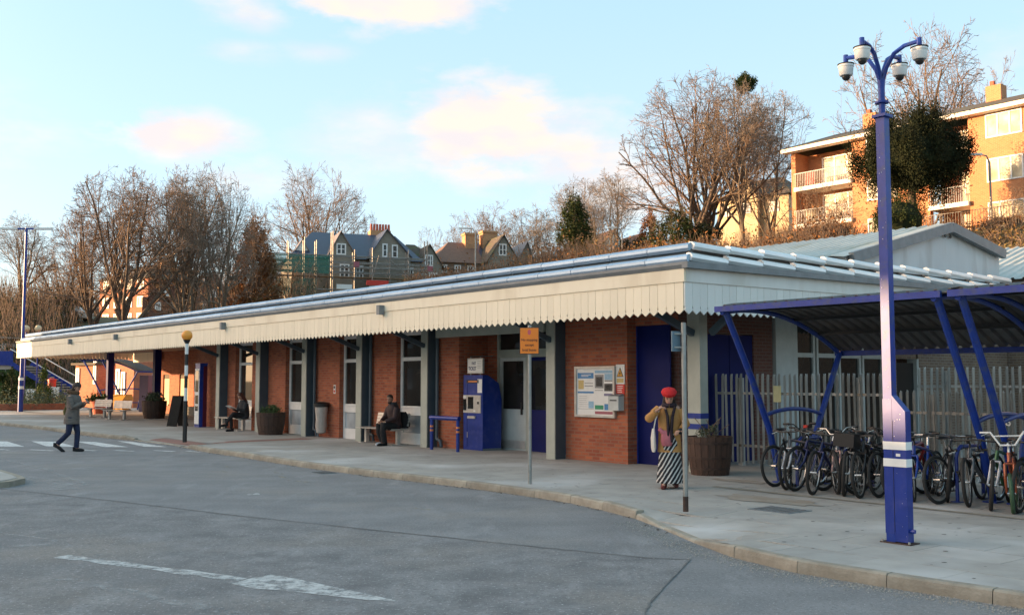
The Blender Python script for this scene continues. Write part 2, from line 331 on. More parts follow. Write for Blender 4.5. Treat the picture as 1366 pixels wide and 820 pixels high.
def tarmac(name,c1,c2,c3,sc,fine,bump):
    m,t,b=newmat(name); b.inputs['Roughness'].default_value=.8; co=N(t,'ShaderNodeTexCoord')
    def nz(scale,det=6.,stretch=None,rgh=.6):
        v=co.outputs['Object']
        if stretch: mpn=N(t,'ShaderNodeMapping'); mpn.inputs['Rotation'].default_value=(0,0,R(-52)); mpn.inputs['Scale'].default_value=stretch; t.links.new(v,mpn.inputs[0]); v=mpn.outputs[0]
        n=N(t,'ShaderNodeTexNoise',i_Scale=scale,i_Detail=det,i_Roughness=rgh); t.links.new(v,n.inputs['Vector']); return n.outputs['Fac']
    def mixc(f,a,bc,lo,hi,amt=1.):
        mr=N(t,'ShaderNodeMapRange'); mr.inputs[1].default_value=lo; mr.inputs[2].default_value=hi; mr.inputs[4].default_value=amt; t.links.new(f,mr.inputs[0])
        mx=N(t,'ShaderNodeMix',data_type='RGBA'); t.links.new(mr.outputs[0],mx.inputs[0])
        for i,q in ((6,a),(7,bc)):
            if isinstance(q,tuple): mx.inputs[i].default_value=(*q,1)
            else: t.links.new(q,mx.inputs[i])
        return mx.outputs[2]
    o=mixc(nz(sc,9.),c2,c1,.34,.66); o=mixc(nz(.33,4.),o,c3,.5,.66,.8)
    o=mixc(nz(.5,5.,(.16,1.5,1)),o,tuple(x*.68 for x in c1),.50,.66,.8)       # tyre-polished tracks along the kerb
    o=mixc(nz(1.7,7.,(1,.35,1)),o,tuple(min(1,x*1.32) for x in c1),.56,.74,.75)   # dusty, salty patches
    o=mixc(nz(fine,3.,None,.8),o,tuple(x*.5 for x in c1),.50,.68,.85)           # dark gaps between the aggregate
    o=mixc(nz(fine*1.4,2.,None,.8),o,tuple(min(1,x*2.1) for x in c1),.60,.72,.75)  # pale stones
    o=mixc(nz(2.3,3.),o,tuple(x*.5 for x in c1),.70,.76,.7)                        # oil spots
    t.links.new(o,b.inputs['Base Color']); bp=N(t,'ShaderNodeBump'); bp.inputs['Strength'].default_value=bump; bp.inputs['Distance'].default_value=.01; t.links.new(nz(fine,4.,None,.8),bp.inputs['Height']); t.links.new(bp.outputs[0],b.inputs['Normal']); return m
mt['asphalt']=tarmac('worn_asphalt',(.235,.23,.228),(.165,.162,.163),(.245,.222,.20),1.1,26.,.7)
mt['asphalt2']=tarmac('older_asphalt',(.24,.232,.228),(.125,.121,.121),(.24,.212,.185),2.0,20.,1.2)

def worn(name,c,lo,hi,sc):
    m,t,b=newmat(name); b.inputs['Base Color'].default_value=(*c,1); b.inputs['Roughness'].default_value=.75
    co=N(t,'ShaderNodeTexCoord'); n1=N(t,'ShaderNodeTexNoise',i_Scale=sc,i_Detail=10.0,i_Roughness=.75); t.links.new(co.outputs['Object'],n1.inputs['Vector'])
    mr=N(t,'ShaderNodeMapRange'); mr.inputs[1].default_value=lo; mr.inputs[2].default_value=hi; t.links.new(n1.outputs['Fac'],mr.inputs[0]); t.links.new(mr.outputs[0],b.inputs['Alpha']); return m
mt['line']=worn('worn_white_line',(.50,.50,.485),.34,.56,6.); mt['line2']=worn('very_worn_line',(.42,.42,.41),.46,.72,5.); mt['liney']=worn('worn_yellow_line',(.46,.40,.26),.46,.62,6.)
mt['zebra']=worn('crossing_paint',(.62,.62,.60),.33,.47,5.)
# ================= ground, road, pavement =================
KP=[(90,-7),(60,-6),(45,-5.6),(34,-5.1),(28.8,-4.85),(23.6,-4.5),(17.2,-4.42),(14,-4.15),(11.6,-4.05),(9.5,-4.3),(8.6,-4.39),(5.7,-4.45),(2.7,-4.6),(-.2,-4.53),(-2.4,-4.35),(-4.2,-4.3),(-5.9,-4.42),(-7.5,-4.89),(-8.7,-5.49),(-9.9,-6.15),(-10.9,-6.45),(-11.8,-6.42),(-13.2,-6.3),(-16,-6.2),(-40,-6)]
def tk(s):
    for (a,ta),(b,tb) in zip(KP,KP[1:]):
        if b<=s<=a: return ta+(tb-ta)*(a-s)/(a-b)
    return KP[0][1] if s>90 else KP[-1][1]
def drop(s): return max(sm((s-9.6)/1.0)*sm((15.2-s)/1.2), .85*sm((s+10.0)/.5)*sm((-7.2-s)/.8))
def pz(s,t): return .12-.10*drop(s)*(1-sm((t-tk(s)-.1)/1.4))
def grid(xs,ys,zf):
    v=[(x,y,zf(x,y)) for y in ys for x in xs]; n=len(xs)
    f=[(j*n+i,j*n+i+1,(j+1)*n+i+1,(j+1)*n+i) for j in range(len(ys)-1) for i in range(n-1)]
    b=MB(); b.add(v,f); return b
xs=[-1500,-900,-500,-300,-200,-150,-120]+list(range(-100,121,4))+[150,200,300,500,900,1500]
ys=[-400,-200,-100,-60]+list(range(-40,181,4))+[220,300,450,700,1100,1700,2500]
grid(xs,ys,lambda x,y:hgt(x,y)-.05).build('ground','ground',smooth=True,kind='structure')
ss=sorted(set([s/2 for s in range(-80,100)]+[a for a,b in KP if a<50]))
b=MB(); offs=[0,1,2,4,8,16,40,80]
v=[];
for s in ss:
    for o in offs:
        p=SW(-s,tk(s)+.05-o); v.append((p.x,p.y,0))
n=len(offs); b.add(v,[(i*n+j,i*n+j+1,(i+1)*n+j+1,(i+1)*n+j) for i in range(len(ss)-1) for j in range(n-1)])
b.build('road','asphalt',kind='structure')
def flatpoly(name,pts,z,m,parent=None,kind=None,wob=0):
    bb=MB(); bb.add([(p[0],p[1],z) for p in pts],[tuple(range(len(pts)))]); return bb.build(name,m,parent,kind=kind)
seam=[(-30,30),(-14,20.8),(-8.74,17.45),(-6.14,15.73),(-3.97,14.16),(-1.7,12.68),(0.14,11.49),(1.39,10.73),(1.84,10.6)]
seam2=[(1.84,10.6),(1.18,8.7),(1.07,8.28),(.6,5),(.2,1)]
flatpoly('road_patch',seam+seam2[1:]+[(0,-6),(-30,-6)],.004,'asphalt2',kind='structure')
def ribbon(pts,w,z,sub=6,jit=.012):
    bb=MB(); P2=[]
    for a,c in zip(pts,pts[1:]):
        for k in range(sub): P2.append(Vector((a[0]+(c[0]-a[0])*k/sub,a[1]+(c[1]-a[1])*k/sub,0)))
    P2.append(Vector((*pts[-1][:2],0))); vs=[]
    for i,p in enumerate(P2):
        d=(P2[min(i+1,len(P2)-1)]-P2[max(i-1,0)]).normalized(); nn=Vector((-d.y,d.x,0)); ww=w*random.uniform(.6,1.3)/2; off=nn*random.uniform(-jit,jit)
        for sg in (-1,1): q=p+off+nn*sg*ww; vs.append((q.x,q.y,z))
    bb.add(vs,[(2*i,2*i+1,2*i+3,2*i+2) for i in range(len(P2)-1)]); return bb
ribbon(seam,.045,.008).build('road_seam','tar',kind='structure')
ribbon(seam2,.018,.008).build('road_seam','tar',kind='structure')
# white and yellow road markings
def stq(q): 
    return [tuple(SW(-s,t)[:2]) for s,t in q]
zeb=[[(14.7,-4.62),(13.9,-4.42),(10.95,-4.45),(11.5,-4.9)],[(15.25,-5.7),(14.6,-5.3),(11.6,-5.3),(12.05,-5.8)],[(16.2,-6.7),(15.4,-6.15),(12.66,-6.4),(13.4,-6.98)],[(17.4,-7.9),(16.5,-7.3),(13.6,-7.5),(14.3,-8.15)],[(18.4,-9.1),(17.5,-8.4),(14.8,-8.6),(15.4,-9.3)]]
for q in zeb: flatpoly('crossing_stripe',stq(q),.005,'zebra',kind='structure')
dsh=[(12.87,-8.28),(12.4,-8.17),(12.21,-7.69),(11.35,-7.33),(11.16,-6.63),(10.66,-6.47),(10.5,-6.04),(9.87,-5.72),(9.84,-5.22),(9.08,-4.96),(9.04,-4.62),(8.46,-4.50)]
for i in range(0,12,2):
    a,c=[SW(-s,t) for s,t in dsh[i:i+2]]; ribbon([a,c],.13,.005,3,.004).build('dash_marking','zebra',kind='structure')
arrow=[(-4.76,10.82),(-4.52,10.84),(-2.47,9.72),(-2.30,9.86),(-1.95,9.62),(-.95,8.68),(-1.15,8.66),(-2.05,9.1),(-2.35,9.18),(-2.5,9.45),(-4.62,10.68)]
ribbon([(-4.75,10.80),(-2.5,9.56)],.17,.0075,10,.008).build('arrow_marking','line',kind='structure')
bb=MB(); bb.add([(x,y,.0075) for x,y in [(-2.52,9.47),(-2.60,9.40),(-2.28,9.14),(-2.0,9.06),(-1.22,8.68),(-.95,8.64),(-1.55,9.18),(-2.0,9.58),(-2.30,9.80),(-2.42,9.64)]],[tuple(range(10))]).build('arrow_marking','line',kind='structure')
ribbon([(-6.18,12.38),(-5.71,12.14),(-5.3,11.86),(-5.2,11.68),(-5.25,11.54),(-5.62,11.44)],.08,.0075).build('curved_marking','line2',kind='structure')
for a,c,w in [((-1.4,-7.55),(-1.62,-7.66),.16),((3.9,-5.75),(3.4,-5.9),.06),((1.9,-5.6),(1.4,-5.65),.07),((1.2,-5.9),(.6,-5.95),.08),((.3,-6.15),(-.35,-6.0),.09),((-4.6,-6.6),(-5.0,-6.5),.06),((2.9,-6.3),(2.5,-6.35),.06)]:
    ribbon([SW(-a[0],a[1]),SW(-c[0],c[1])],w,.006,4,.01).build('worn_marking','line' if w==.16 else 'liney',kind='structure')
for pts,w in [([(-4.2,9.6),(-2.2,8.2),(-.6,7.6)],.12),([(-9.5,19.5),(-8,18.2),(-7.6,17.3)],.3),([(-12.5,24.5),(-9.5,21),(-7.5,18)],.10)]:
    ribbon(pts,w*1.6,.0085,8,.03).build('worn_marking','line2',kind='structure')
# pavement sheet
ss=sorted(set([s/2 for s in range(-80,101)]+[a for a,b in KP if a<50])); offs=[.1,.4,.8,1.2,1.6,2.4,3.4,4.0,4.02,5,8,14,22,30]
def inslab(s,t): return -14<=s<=6 and t<-.30
v=[];n=len(offs)
for s in ss:
    for o in offs:
        t=tk(s)+o
        if o in(4.0,4.02): t=-.29 if o==4.0 else -.27
        if o==3.4: t=min(t,-.4)
        p=SW(-s,t); v.append((p.x,p.y,pz(s,t)-(.012 if inslab(s,t) else 0)))
b=MB(); b.add(v,[(i*n+j,i*n+j+1,(i+1)*n+j+1,(i+1)*n+j) for i in range(len(ss)-1) for j in range(n-1)])
pave=b.build('pavement','paving',kind='structure')
# kerb stones, one by one
kb=MB(); 
prof=[(0,-.1),(.125,-.1),(.125,.118),(.115,.122),(.03,.122),(.008,.105),(0,.06)]
kb.prism(prof,-.452,.452,'x'); kme=kb.mesh('kerb_stone',mt['kerb'])
s=52.0
while s>-20:
    s2=s-.915; a=SW(-s,tk(s)); c=SW(-s2,tk(s2)); d=c-a; sc=(d.length-.009)/.904
    k=link('kerb_stone',kme,pave); zc=pz((s+s2)/2,tk((s+s2)/2))-.12
    m=(a+c)/2; k.location=(m.x,m.y,zc+random.uniform(-.004,.004)); k.rotation_euler=(0,math.atan2(pz(s,tk(s))-pz(s2,tk(s2)),d.length)*1.0,math.atan2(d.y,d.x)); k.scale=(sc,1,1)
    s=s2
# paving slabs, one by one, where the picture shows their joints
row=0; t1=-.30
while t1>-6.8:
    t0=t1-.6; u=-6.0-(row%2)*.45
    while u<14:
        u1=u+.9; s0,s1=-u,-u1; g=.003
        a0=max(t0,tk(s0)+.13); a1=max(t0,tk(s1)+.13)
        if a0<t1-.04 and a1<t1-.04 and u1<14.1:
            dz=random.uniform(-.0015,.0015)
            q=[(u+g,a0+g),(u1-g,a1+g),(u1-g,t1-g),(u+g,t1-g)]
            top=[SW(x,y,pz(-x,y)+dz) for x,y in q]; bot=[p-Vector((0,0,.02)) for p in top]
            MB().add(top+bot,[(0,1,2,3),(0,4,5,1),(1,5,6,2),(2,6,7,3),(3,7,4,0)]).build('paving_slab','slab',pave)
        u=u1
    t1=t0; row+=1
# tactile strip and stains (thin wear on the pavement)
def draped(name,quad,m,dz=.004,k=6,kind='structure'):
    (a,b_,c,d)=quad; bb=MB(); vs=[]
    for i in range(k+1):
        for j in range(k+1):
            x=i/k;y=j/k
            s=(a[0]*(1-x)+b_[0]*x)*(1-y)+(d[0]*(1-x)+c[0]*x)*y; t=(a[1]*(1-x)+b_[1]*x)*(1-y)+(d[1]*(1-x)+c[1]*x)*y
            p=SW(-s,t); vs.append((p.x,p.y,pz(s,t)+dz))
    bb.add(vs,[(i*(k+1)+j,i*(k+1)+j+1,(i+1)*(k+1)+j+1,(i+1)*(k+1)+j) for i in range(k) for j in range(k)]); return bb.build(name,m,kind=kind)
draped('tactile_paving',[(9.9,-3.95),(14.2,-3.85),(14.2,-3.3),(9.9,-3.3)],'brick_red')
draped('tactile_paving',[(9.9,-3.3),(10.6,-3.3),(10.6,-.5),(9.9,-.5)],'brick_red')
ribbon([SW(6.2,-1.75),SW(9,-1.78),SW(14.5,-1.8)],.13,.128,6,.004).build('edging_strip','kerb',kind='structure')
bb=MB()
for (cu,ct,ru,rt) in [(5.9,-.7,.65,.22),(7.9,-2.6,.9,.38)]:
    ps=[]
    for k in range(22):
        a=2*PI*k/22; r=random.uniform(.75,1.1); p=SW(cu+ru*r*math.cos(a),ct+rt*r*math.sin(a),.1265); ps.append(p)
    bb.add(ps,[tuple(range(22))])
bb.build('brown_stain','stain',kind='structure')
# grit and litter against the kerb: nobody could count it
bb=MB()
for i in range(2600):
    s=random.uniform(-14,-7.6); w=abs(random.gauss(0,.16)); p=SW(-s,tk(s)-.02-w-(.25*random.random() if s>-10 else 0),.004); r=random.uniform(.004,.011)
    bb.add([p+Vector((r,0,0)),p+Vector((-r*.6,r,0)),p+Vector((-r*.6,-r,0)),p+Vector((0,0,r))],[(0,1,3),(1,2,3),(2,0,3)])
gm=bb.mesh('roadside_grit',mt['grit'],fix=False); link('roadside_grit',gm,None,'pale grit and salt scattered along the foot of the kerb','grit',None,'stuff')
# traffic island at the left edge
ti=thing('traffic_island','low pale concrete traffic island at the left edge of the road','traffic island',SW(-3,-11,0),ROT)
b=MB(); b.prism([(-.3,1.0),(.35,.93),(.85,.55),(.9,-3),(-6,-3),(-6,1.0)],-.02,.10,'z'); b.build('island_kerb','kerb',ti)
b=MB(); b.prism([(-.3,.86),(.3,.8),(.72,.45),(.76,-2.9),(-5.9,-2.9),(-5.9,.86)],.09,.112,'z'); b.build('island_top','slab',ti)

# small ironwork and spots on the ground
gu=thing('drain_grate','cast iron road gully grate at the kerb, left of the orange sign',  'drain',SW(-1.2,-4.86,.004),ROT)
bb=MB(); bb.box(-.24,.24,-.20,.20,-.01,.004); bb.build('frame','gutter',gu)
for k in range(8): MB().box(-.205+k*.054,-.205+k*.054+.026,-.165,.165,.0045,.012).build('grate_bar','tar',gu)
mh=thing('manhole_cover','square cast manhole cover in the pavement left of the camera mast','manhole cover',SW(8.7,-3.4,.121),ROT)
MB().box(-.33,.33,-.26,.26,-.01,.006).build('cover','gutter',mh)
for k in range(6): MB().box(-.27+k*.1,-.27+k*.1+.05,-.20,.20,.0065,.010).build('tread_bar','tar',mh)
bb=MB()
for i in range(420):
    u=random.uniform(-8,13); t=random.uniform(-6,.1)
    if t<tk(-u)+.25: continue
    r=random.uniform(.012,.03); p=SW(u,t,pz(-u,t)+.0035); bb.add([p+Vector((r*math.cos(a),r*math.sin(a)*.8,0)) for a in [2*PI*k/7 for k in range(7)]],[tuple(range(7))])
link('gum_spots',bb.mesh('gum_spots',mt['tar'],fix=False),None,'dark trodden gum spots scattered over the pavement','spots',None,'stuff')
bb=MB()
for i in range(500):
    s=random.uniform(-9,22); w=random.uniform(.0,.10)**1.0; p=SW(-s,tk(s)-.015-w,.006); r=random.uniform(.012,.035); a=random.uniform(0,6.3); d=Vector((math.cos(a),math.sin(a),random.uniform(0,.4))); e=Vector((-math.sin(a),math.cos(a),.1))
    bb.add([p-d*r,p+e*r*.5,p+d*r,p-e*r*.5],[(0,1,2,3)])
link('leaf_litter',bb.mesh('leaf_litter',mt['dirt'],fix=False),None,'brown leaf litter lying along the foot of the kerb','litter',None,'stuff')

# ================= station building =================
st=thing('station_building','long single storey orange brick station building with a cream boarded canopy','station',SW(0,0,0),ROT)
def bx(name,m,parent,*r,**k): return MB().box(*r).build(name,m,parent,**k)
ZT=3.36
cols=[0,-5,-8.33,-11.67,-15,-18.33]
piers=[(.28,2.2),(-4.72,-3.76),(-8.05,-6.71),(-11.39,-9.87),(-14.72,-13.45),(-18.05,-17.4),(-16.0,-15.0),(-20.9,-18.33)]
for a,c in piers: bx('wall_pier','brick',st,a,c,.33,.62,.0,ZT)
bx('wall_return','brick',st,1.93,2.2,.62,1.0,0,ZT)
bx('wall_return','brick',st,-4.05,-3.76,.62,1.25,0,ZT)
bx('recess_wall','brick',st,-4.05,-3.30,1.25,1.45,0,ZT)
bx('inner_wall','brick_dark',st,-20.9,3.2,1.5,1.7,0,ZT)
# corner: blue boarded doorway and side wall
dp=bx('blue_panel','bluedark',st,2.2,3.12,.62,.66,.12,2.98); 
bx('panel_edge','bluesteel',st,2.2,2.225,.60,.617,.12,2.98)
bx('wall_lintel','brick',st,2.2,3.2,.56,.80,2.985,ZT)
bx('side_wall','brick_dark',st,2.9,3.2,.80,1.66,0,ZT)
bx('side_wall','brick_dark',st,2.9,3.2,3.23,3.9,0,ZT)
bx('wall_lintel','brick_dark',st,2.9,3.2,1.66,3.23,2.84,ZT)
bx('blue_door','bluedark',st,3.05,3.17,1.66,2.43,.12,2.82); bx('blue_door','bluedark',st,3.05,3.17,2.45,3.22,.12,2.82)
bx('grey_pier','greyframe',st,2.9,3.26,3.95,4.75,0,ZT)
# glazed side screen
for t0,t1 in [(4.78,5.55),(5.62,6.45),(6.52,7.45),(7.52,8.45)]:
    f=MB(); 
    for a,c,z0,z1 in [(t0,t0+.07,.12,3.3),(t1-.07,t1,.12,3.3),(t0+.07,t1-.07,.12,.22),(t0+.07,t1-.07,2.38,2.48),(t0+.07,t1-.07,3.22,3.3)]: f.box(3.08,3.17,a,c,z0,z1)
    w=f.build('screen_frame','greyframe',st); bx('pane','glass',w,3.1,3.12,t0+.07,t1-.07,.22,2.38); bx('pane','glass',w,3.1,3.12,t0+.07,t1-.07,2.48,3.22)
bx('side_wall','brick_brown',st,2.9,3.2,8.5,9.0,0,ZT)
dd=bx('dark_door','black',st,3.0,3.12,9.0,9.95,.12,2.3); bx('door_surround','greyframe',st,2.95,3.22,9.95,10.05,.12,2.4)
bx('side_wall','brick_brown',st,2.9,3.2,10.05,15.0,0,3.9)
bx('side_wall','brick_brown',st,2.9,3.2,9.0,9.95,2.4,ZT)
# windows between the columns
def window(u0,u1,low=True):
    y=.47; f=MB(); m=.09
    for a,c,z0,z1 in [(u0,u0+m,.12,3.2),(u1-.04,u1,.12,3.2),(u0+m,u1-.04,.12,.42),(u0+m,u1-.04,.90,1.15),(u0+m,u1-.04,2.38,2.48),(u0+m,u1-.04,3.08,3.2)]: f.box(a,c,y,y+.08,z0,z1)
    f.box(u0+m,u1-.04,y-.03,y-.002,1.10,1.14)
    w=f.build('window_frame','white' if low else 'greyframe',st)
    bx('pane','glass',w,u0+m,u1-.04,y+.04,y+.05,1.15,2.38); bx('pane','glass',w,u0+m,u1-.04,y+.04,y+.05,2.48,3.08); bx('pane','glass_b',w,u0+m,u1-.04,y+.04,y+.05,.42,.90)
    bx('lintel','brick',st,u0,u1,.335,.615,3.2,ZT)
for a,c in [(-6.71,-5.0),(-9.87,-8.33),(-13.45,-11.67),(-17.4,-16.0)]: window(a,c)
# columns: pale sheet in front, dark blue-grey body, bracket arm, downpipe
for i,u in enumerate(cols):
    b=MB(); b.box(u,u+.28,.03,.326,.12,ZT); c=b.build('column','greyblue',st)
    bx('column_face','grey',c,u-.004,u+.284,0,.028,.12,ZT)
    MB().beam((u+.14,-.0,2.74),(u+.14,-1.32,3.22),.09,.11).build('bracket_arm','greyblue',st)
    MB().beam((u+.14,-1.42,3.30),(u+.14,.3,3.30),.07,.10).build('canopy_beam','greyblue',st)
    if i in (1,2,3):
        MB().tube([(u+.40,.24,3.3),(u+.40,.24,.45),(u+.42,.22,.34),(u+.62,.2,.30),(u+.66,.2,.14)],.045,8).build('downpipe','greyblue',st,smooth=True)
b=MB(); b.box(4.15,4.46,-.02,.20,.12,ZT); cc=b.build('corner_column','grey',st)
b=MB(); 
for z in (.93,1.13): b.box(4.145,4.465,-.025,.205,z,z+.10)
b.build('blue_band','blue',cc)
MB().beam((4.30,-.03,2.74),(4.30,-1.38,3.22),.10,.12).build('bracket_arm','greyblue',st)
MB().beam((4.60,.15,2.74),(5.25,.15,3.22),.10,.12).build('bracket_arm','greyblue',st)
# entrance recess
hd=bx('header_beam','grey',st,-4.25,-.02,-.06,.02,2.93,3.22)
ent=MB()
for a,c,z0,z1 in [(-3.30,-3.22,.12,3.3),(-2.16,-2.08,.12,3.3),(-.08,0.0,.12,3.3),(-3.22,-2.16,2.42,2.62),(-2.08,-.08,2.42,2.62)]: ent.box(a,c,1.20,1.30,z0,z1)
ef=ent.build('entrance_frame','grey',st)
bx('pane','glass',ef,-3.22,-2.16,1.25,1.26,2.62,3.3); bx('pane','glass',ef,-2.08,-.08,1.25,1.26,2.62,3.3)
gd=bx('grey_door','greyframe',st,-3.21,-2.17,1.22,1.29,.12,1.13); 
b=MB()
for a,c,z0,z1 in [(-3.21,-3.11,1.135,2.415),(-2.27,-2.17,1.135,2.415),(-3.11,-2.27,2.33,2.415)]: b.box(a,c,1.22,1.29,z0,z1)
b.build('door_stile','greyframe',gd); bx('pane','glass',gd,-3.11,-2.27,1.25,1.26,1.135,2.33)
bx('kick_plate','alu',gd,-3.18,-2.2,1.205,1.218,.16,.36); bx('door_handle','black',gd,-2.33,-2.29,1.17,1.21,1.0,1.3)
for a,c in [(-2.06,-1.12),(-1.08,-.10)]:
    bd=bx('blue_door','bluedark',st,a,c,1.22,1.29,.12,1.13); bx('pane','glass',bd,a+.08,c-.08,1.25,1.26,1.135,2.33)
    b=MB(); b.box(a,a+.08,1.22,1.29,1.132,2.415); b.box(c-.08,c,1.22,1.29,1.132,2.415); b.box(a+.08,c-.08,1.22,1.29,2.33,2.415); b.build('door_stile','bluedark',bd)
# soffit and roof
SO=mt['soffit']=M('canopy_soffit',(.16,.15,.14),(.11,.10,.10),2.,.7,stretch=(.3,4,1))
MB().box(-40.9,5.25,-1.4,4.55,3.365,3.41).build('soffit',SO,st)
MB().box(3.22,5.25,4.55,10.6,3.365,3.41).build('soffit',SO,st)
def zr(t): return .012*(t+1.5)
rf=MB()
F=[(-41,-1.42,3.86),(5.32,-1.42,3.86),(5.32,10.6,3.86+zr(10.6))]
Up=[(-41,-1.05,4.17),(5.16,-1.05,4.17),(5.16,10.6,4.12+zr(10.6))]
In=[(-41,4.6,4.2),(-5,10.6,4.3)]
rf.add(F+Up+In,[(0,1,4,3),(1,2,5,4),(3,4,5,7,6)])
rf.add([(-41,-1.42,3.42),(-41,-1.05,3.42),(-41,4.6,3.42),(-41,-1.42,3.86),(-41,-1.05,4.17),(-41,4.6,4.2)],[(0,3,4,1),(1,4,5,2)])
rf.build('roof','roof',st)
# gutter
g=MB(); g.prism([(-1.56,3.78),(-1.43,3.78),(-1.40,3.89),(-1.60,3.89),(-1.60,3.84)],-41,5.46,'x').build('gutter','gutter',st)
g=MB(); g.beam((5.50,-1.6,3.835),(5.50,10.6,3.835+zr(10.6)),.13,.11).build('gutter','gutter',st)
for u in (-4.39,-14.0,-24.65,-31): 
    MB().box(u-.07,u+.07,-1.70,-1.555,3.47,3.70).build('rain_hopper','gutter',st)
# fascia boards and valance boards
fb=bx('fascia_board','cream',st,-41,5.44,-1.55,-1.50,3.55,3.785)
b=MB(); b.add([(5.40,-1.499,3.55),(5.45,-1.499,3.55),(5.45,10.6,3.66),(5.40,10.6,3.66),(5.40,-1.499,3.785),(5.45,-1.499,3.785),(5.45,10.6,3.93),(5.40,10.6,3.93)],[(0,1,2,3),(4,5,6,7),(0,1,5,4),(1,2,6,5),(2,3,7,6),(3,0,4,7)])
fs=b.build('fascia_board','offwhite_skylit_cream',st,label='off white fascia board on the short right hand side')
wv=.2; h=wv/2-.003
poly=[(-h,.065),(-.05,.032),(0,0),(.05,.032),(h,.065),(h,.57),(-h,.57)]
poly=[(-h,.14),(-h+.008,.135),(-h+.008,.10),(-h,.09),(-h+.002,.068),(0,0),(h-.002,.068),(h,.09),(h-.008,.10),(h-.008,.135),(h,.14),(h,.57),(-h,.57)]
vme=MB().prism(poly,-.012,.012,'y').mesh('valance_board',mt['cream']); vme2=vme.copy(); vme2.materials.clear(); vme2.materials.append(mt['offwhite_skylit_cream'])
k=0; u=5.40-wv/2
while u>-41:
    o=link('valance_board',vme,fb); o.location=(u,-1.515+random.uniform(-.002,.002),2.99); k+=1; u-=wv
t=-1.52+wv/2
while t<10.5:
    o=link('valance_board',vme2,fs); o.location=(5.415+random.uniform(-.002,.002),t,2.99+zr(t)*.8); o.rotation_euler=(0,0,PI/2); t+=wv; k+=1
# the far end of the open canopy: a second short valance and blue posts
b=MB(); b.box(-41,-36.6,4.56,4.60,3.35,3.785); fe=b.build('fascia_board','cream',st)
u=-36.7
while u>-41: o=link('valance_board',vme,fe); o.location=(u,4.58,2.84); u-=wv
b=MB(); b.box(-41,-40.96,-1.5,4.5,3.41,3.785); fe=b.build('end_fascia','cream',st); t=-1.4
while t<4.5: o=link('valance_board',vme,fe); o.location=(-40.98,t,2.99); o.rotation_euler=(0,0,PI/2); t+=wv
for u in (-40.7,-33.4):
    p=bx('canopy_post','bluedark',st,u,u+.32,3.0,3.32,.12,3.36); bx('post_band','white',p,u-.004,u+.324,2.996,3.324,.62,.74)
# roof bars: two stepped rows of folded metal, length by length, each on small brackets
def barprof(w,hh): return [(-w/2,-hh/2),(w/2,-hh/2),(w/2,hh*.2),(w*.2,hh/2),(-w*.3,hh/2),(-w/2,hh*.1)]
bm_=MB().prism(barprof(.16,.105),-.492,.492,'x').mesh('roof_bar',mt['roofbar']); bmf=bm_.copy(); bmf.materials.clear(); bmf.materials.append(mt['roofbar_sky_reflect'])
brk=MB().box(-.02,.02,-.05,.05,-.12,-.055).mesh('roof_clip',mt['gutter'])
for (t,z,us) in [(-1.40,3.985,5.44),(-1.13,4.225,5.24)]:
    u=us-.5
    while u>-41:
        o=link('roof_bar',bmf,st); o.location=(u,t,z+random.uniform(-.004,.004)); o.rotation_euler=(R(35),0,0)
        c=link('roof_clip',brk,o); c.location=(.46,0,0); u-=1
for (uu,z,ts) in [(5.42,3.985,-1.40),(5.24,4.215,-1.13)]:
    t=ts+.5
    while t<10.6:
        o=link('roof_bar',bm_,st); o.location=(uu,t,z+zr(t)+random.uniform(-.006,.006)); o.rotation_euler=(R(35),R(-.7)+R(1.2),0); o.rotation_euler=Matrix.Rotation(PI/2,3,'Z').to_euler() if False else (Matrix.Rotation(PI/2,3,'Z')@Matrix.Rotation(R(1.8),3,'Y')@Matrix.Rotation(R(32),3,'X')).to_euler()
        c=link('roof_clip',brk,o); c.location=(.46,0,0); t+=1
# wing beyond the open canopy (sunlit brick wall with boarded openings)
wg=thing('station_wing','sunlit orange brick wing at the far end behind the canopy posts','building',SW(-37.2,4.7,0),ROT)
X0=0
b=MB(); b.box(0,16.3,0,.3,0,.6); b.box(0,16.3,0,.3,2.15,3.9)
ops=[(.6,1.5),(2.9,4.1),(5.6,6.4)]
x=0
for a,c in ops: b.box(x,a,0,.3,.6,2.15); x=c
b.box(x,16.3,0,.3,.6,2.15); b.build('wall','brick',wg)
for a,c in ops:
    w=bx('boarded_opening','render',wg,a,c,.06,.12,.6,1.93); bx('sill','stone',w,a-.05,c+.05,-.05,.05,.52,.6)
    bx('head_shadow','tiles_dark',wg,a,c,.06,.16,1.93,2.15)  # dark strip stands in for the shadow at the top of the opening
bx('plinth','stone',wg,3.2,8.5,-.22,-.002,.12,.55)
bx('roof','tiles_dark',wg,-.3,16.3,-.2,7,3.9,4.0)
bx('end_wall','brick',wg,0,.3,.3,7,0,3.9)
nf=bx('notice_frame','greyblue',wg,5.0,5.45,-.05,-.002,1.3,2.2); bx('notice_sheet','render',nf,5.05,5.4,-.06,-.052,1.35,2.15)
# poster case and signs on the brick pier by the entrance
def onwall(name,label,cat,u,z,t=.33,group=None): return thing(name,label,cat,SW(u,t,z),ROT,group)
nb=onwall('notice_board','framed timetable and poster board on the brick pier right of the entrance','notice board',1.26,1.06)
b=MB(); 
for a,c,z0,z1 in [(-.62,-.57,0,1.09),(.57,.62,0,1.09),(-.57,.57,0,.05),(-.57,.57,1.04,1.09)]: b.box(a,c,-.07,-.004,z0,z1)
b.build('frame','alu',nb); bx('backing_sheet','white',nb,-.57,.57,-.035,-.004,.05,1.04)
PM={'b':(.06,.24,.50),'lb':(.30,.50,.66),'w':(.75,.76,.76),'g':(.03,.30,.15),'k':(.07,.07,.07),'gr':(.3,.3,.3),'y':(.60,.45,.18),'m':(.35,.10,.13),'p':(.22,.2,.32)}
for k,c in PM.items(): mt['p_'+k]=M('print_'+k,c,None,30.,.5)
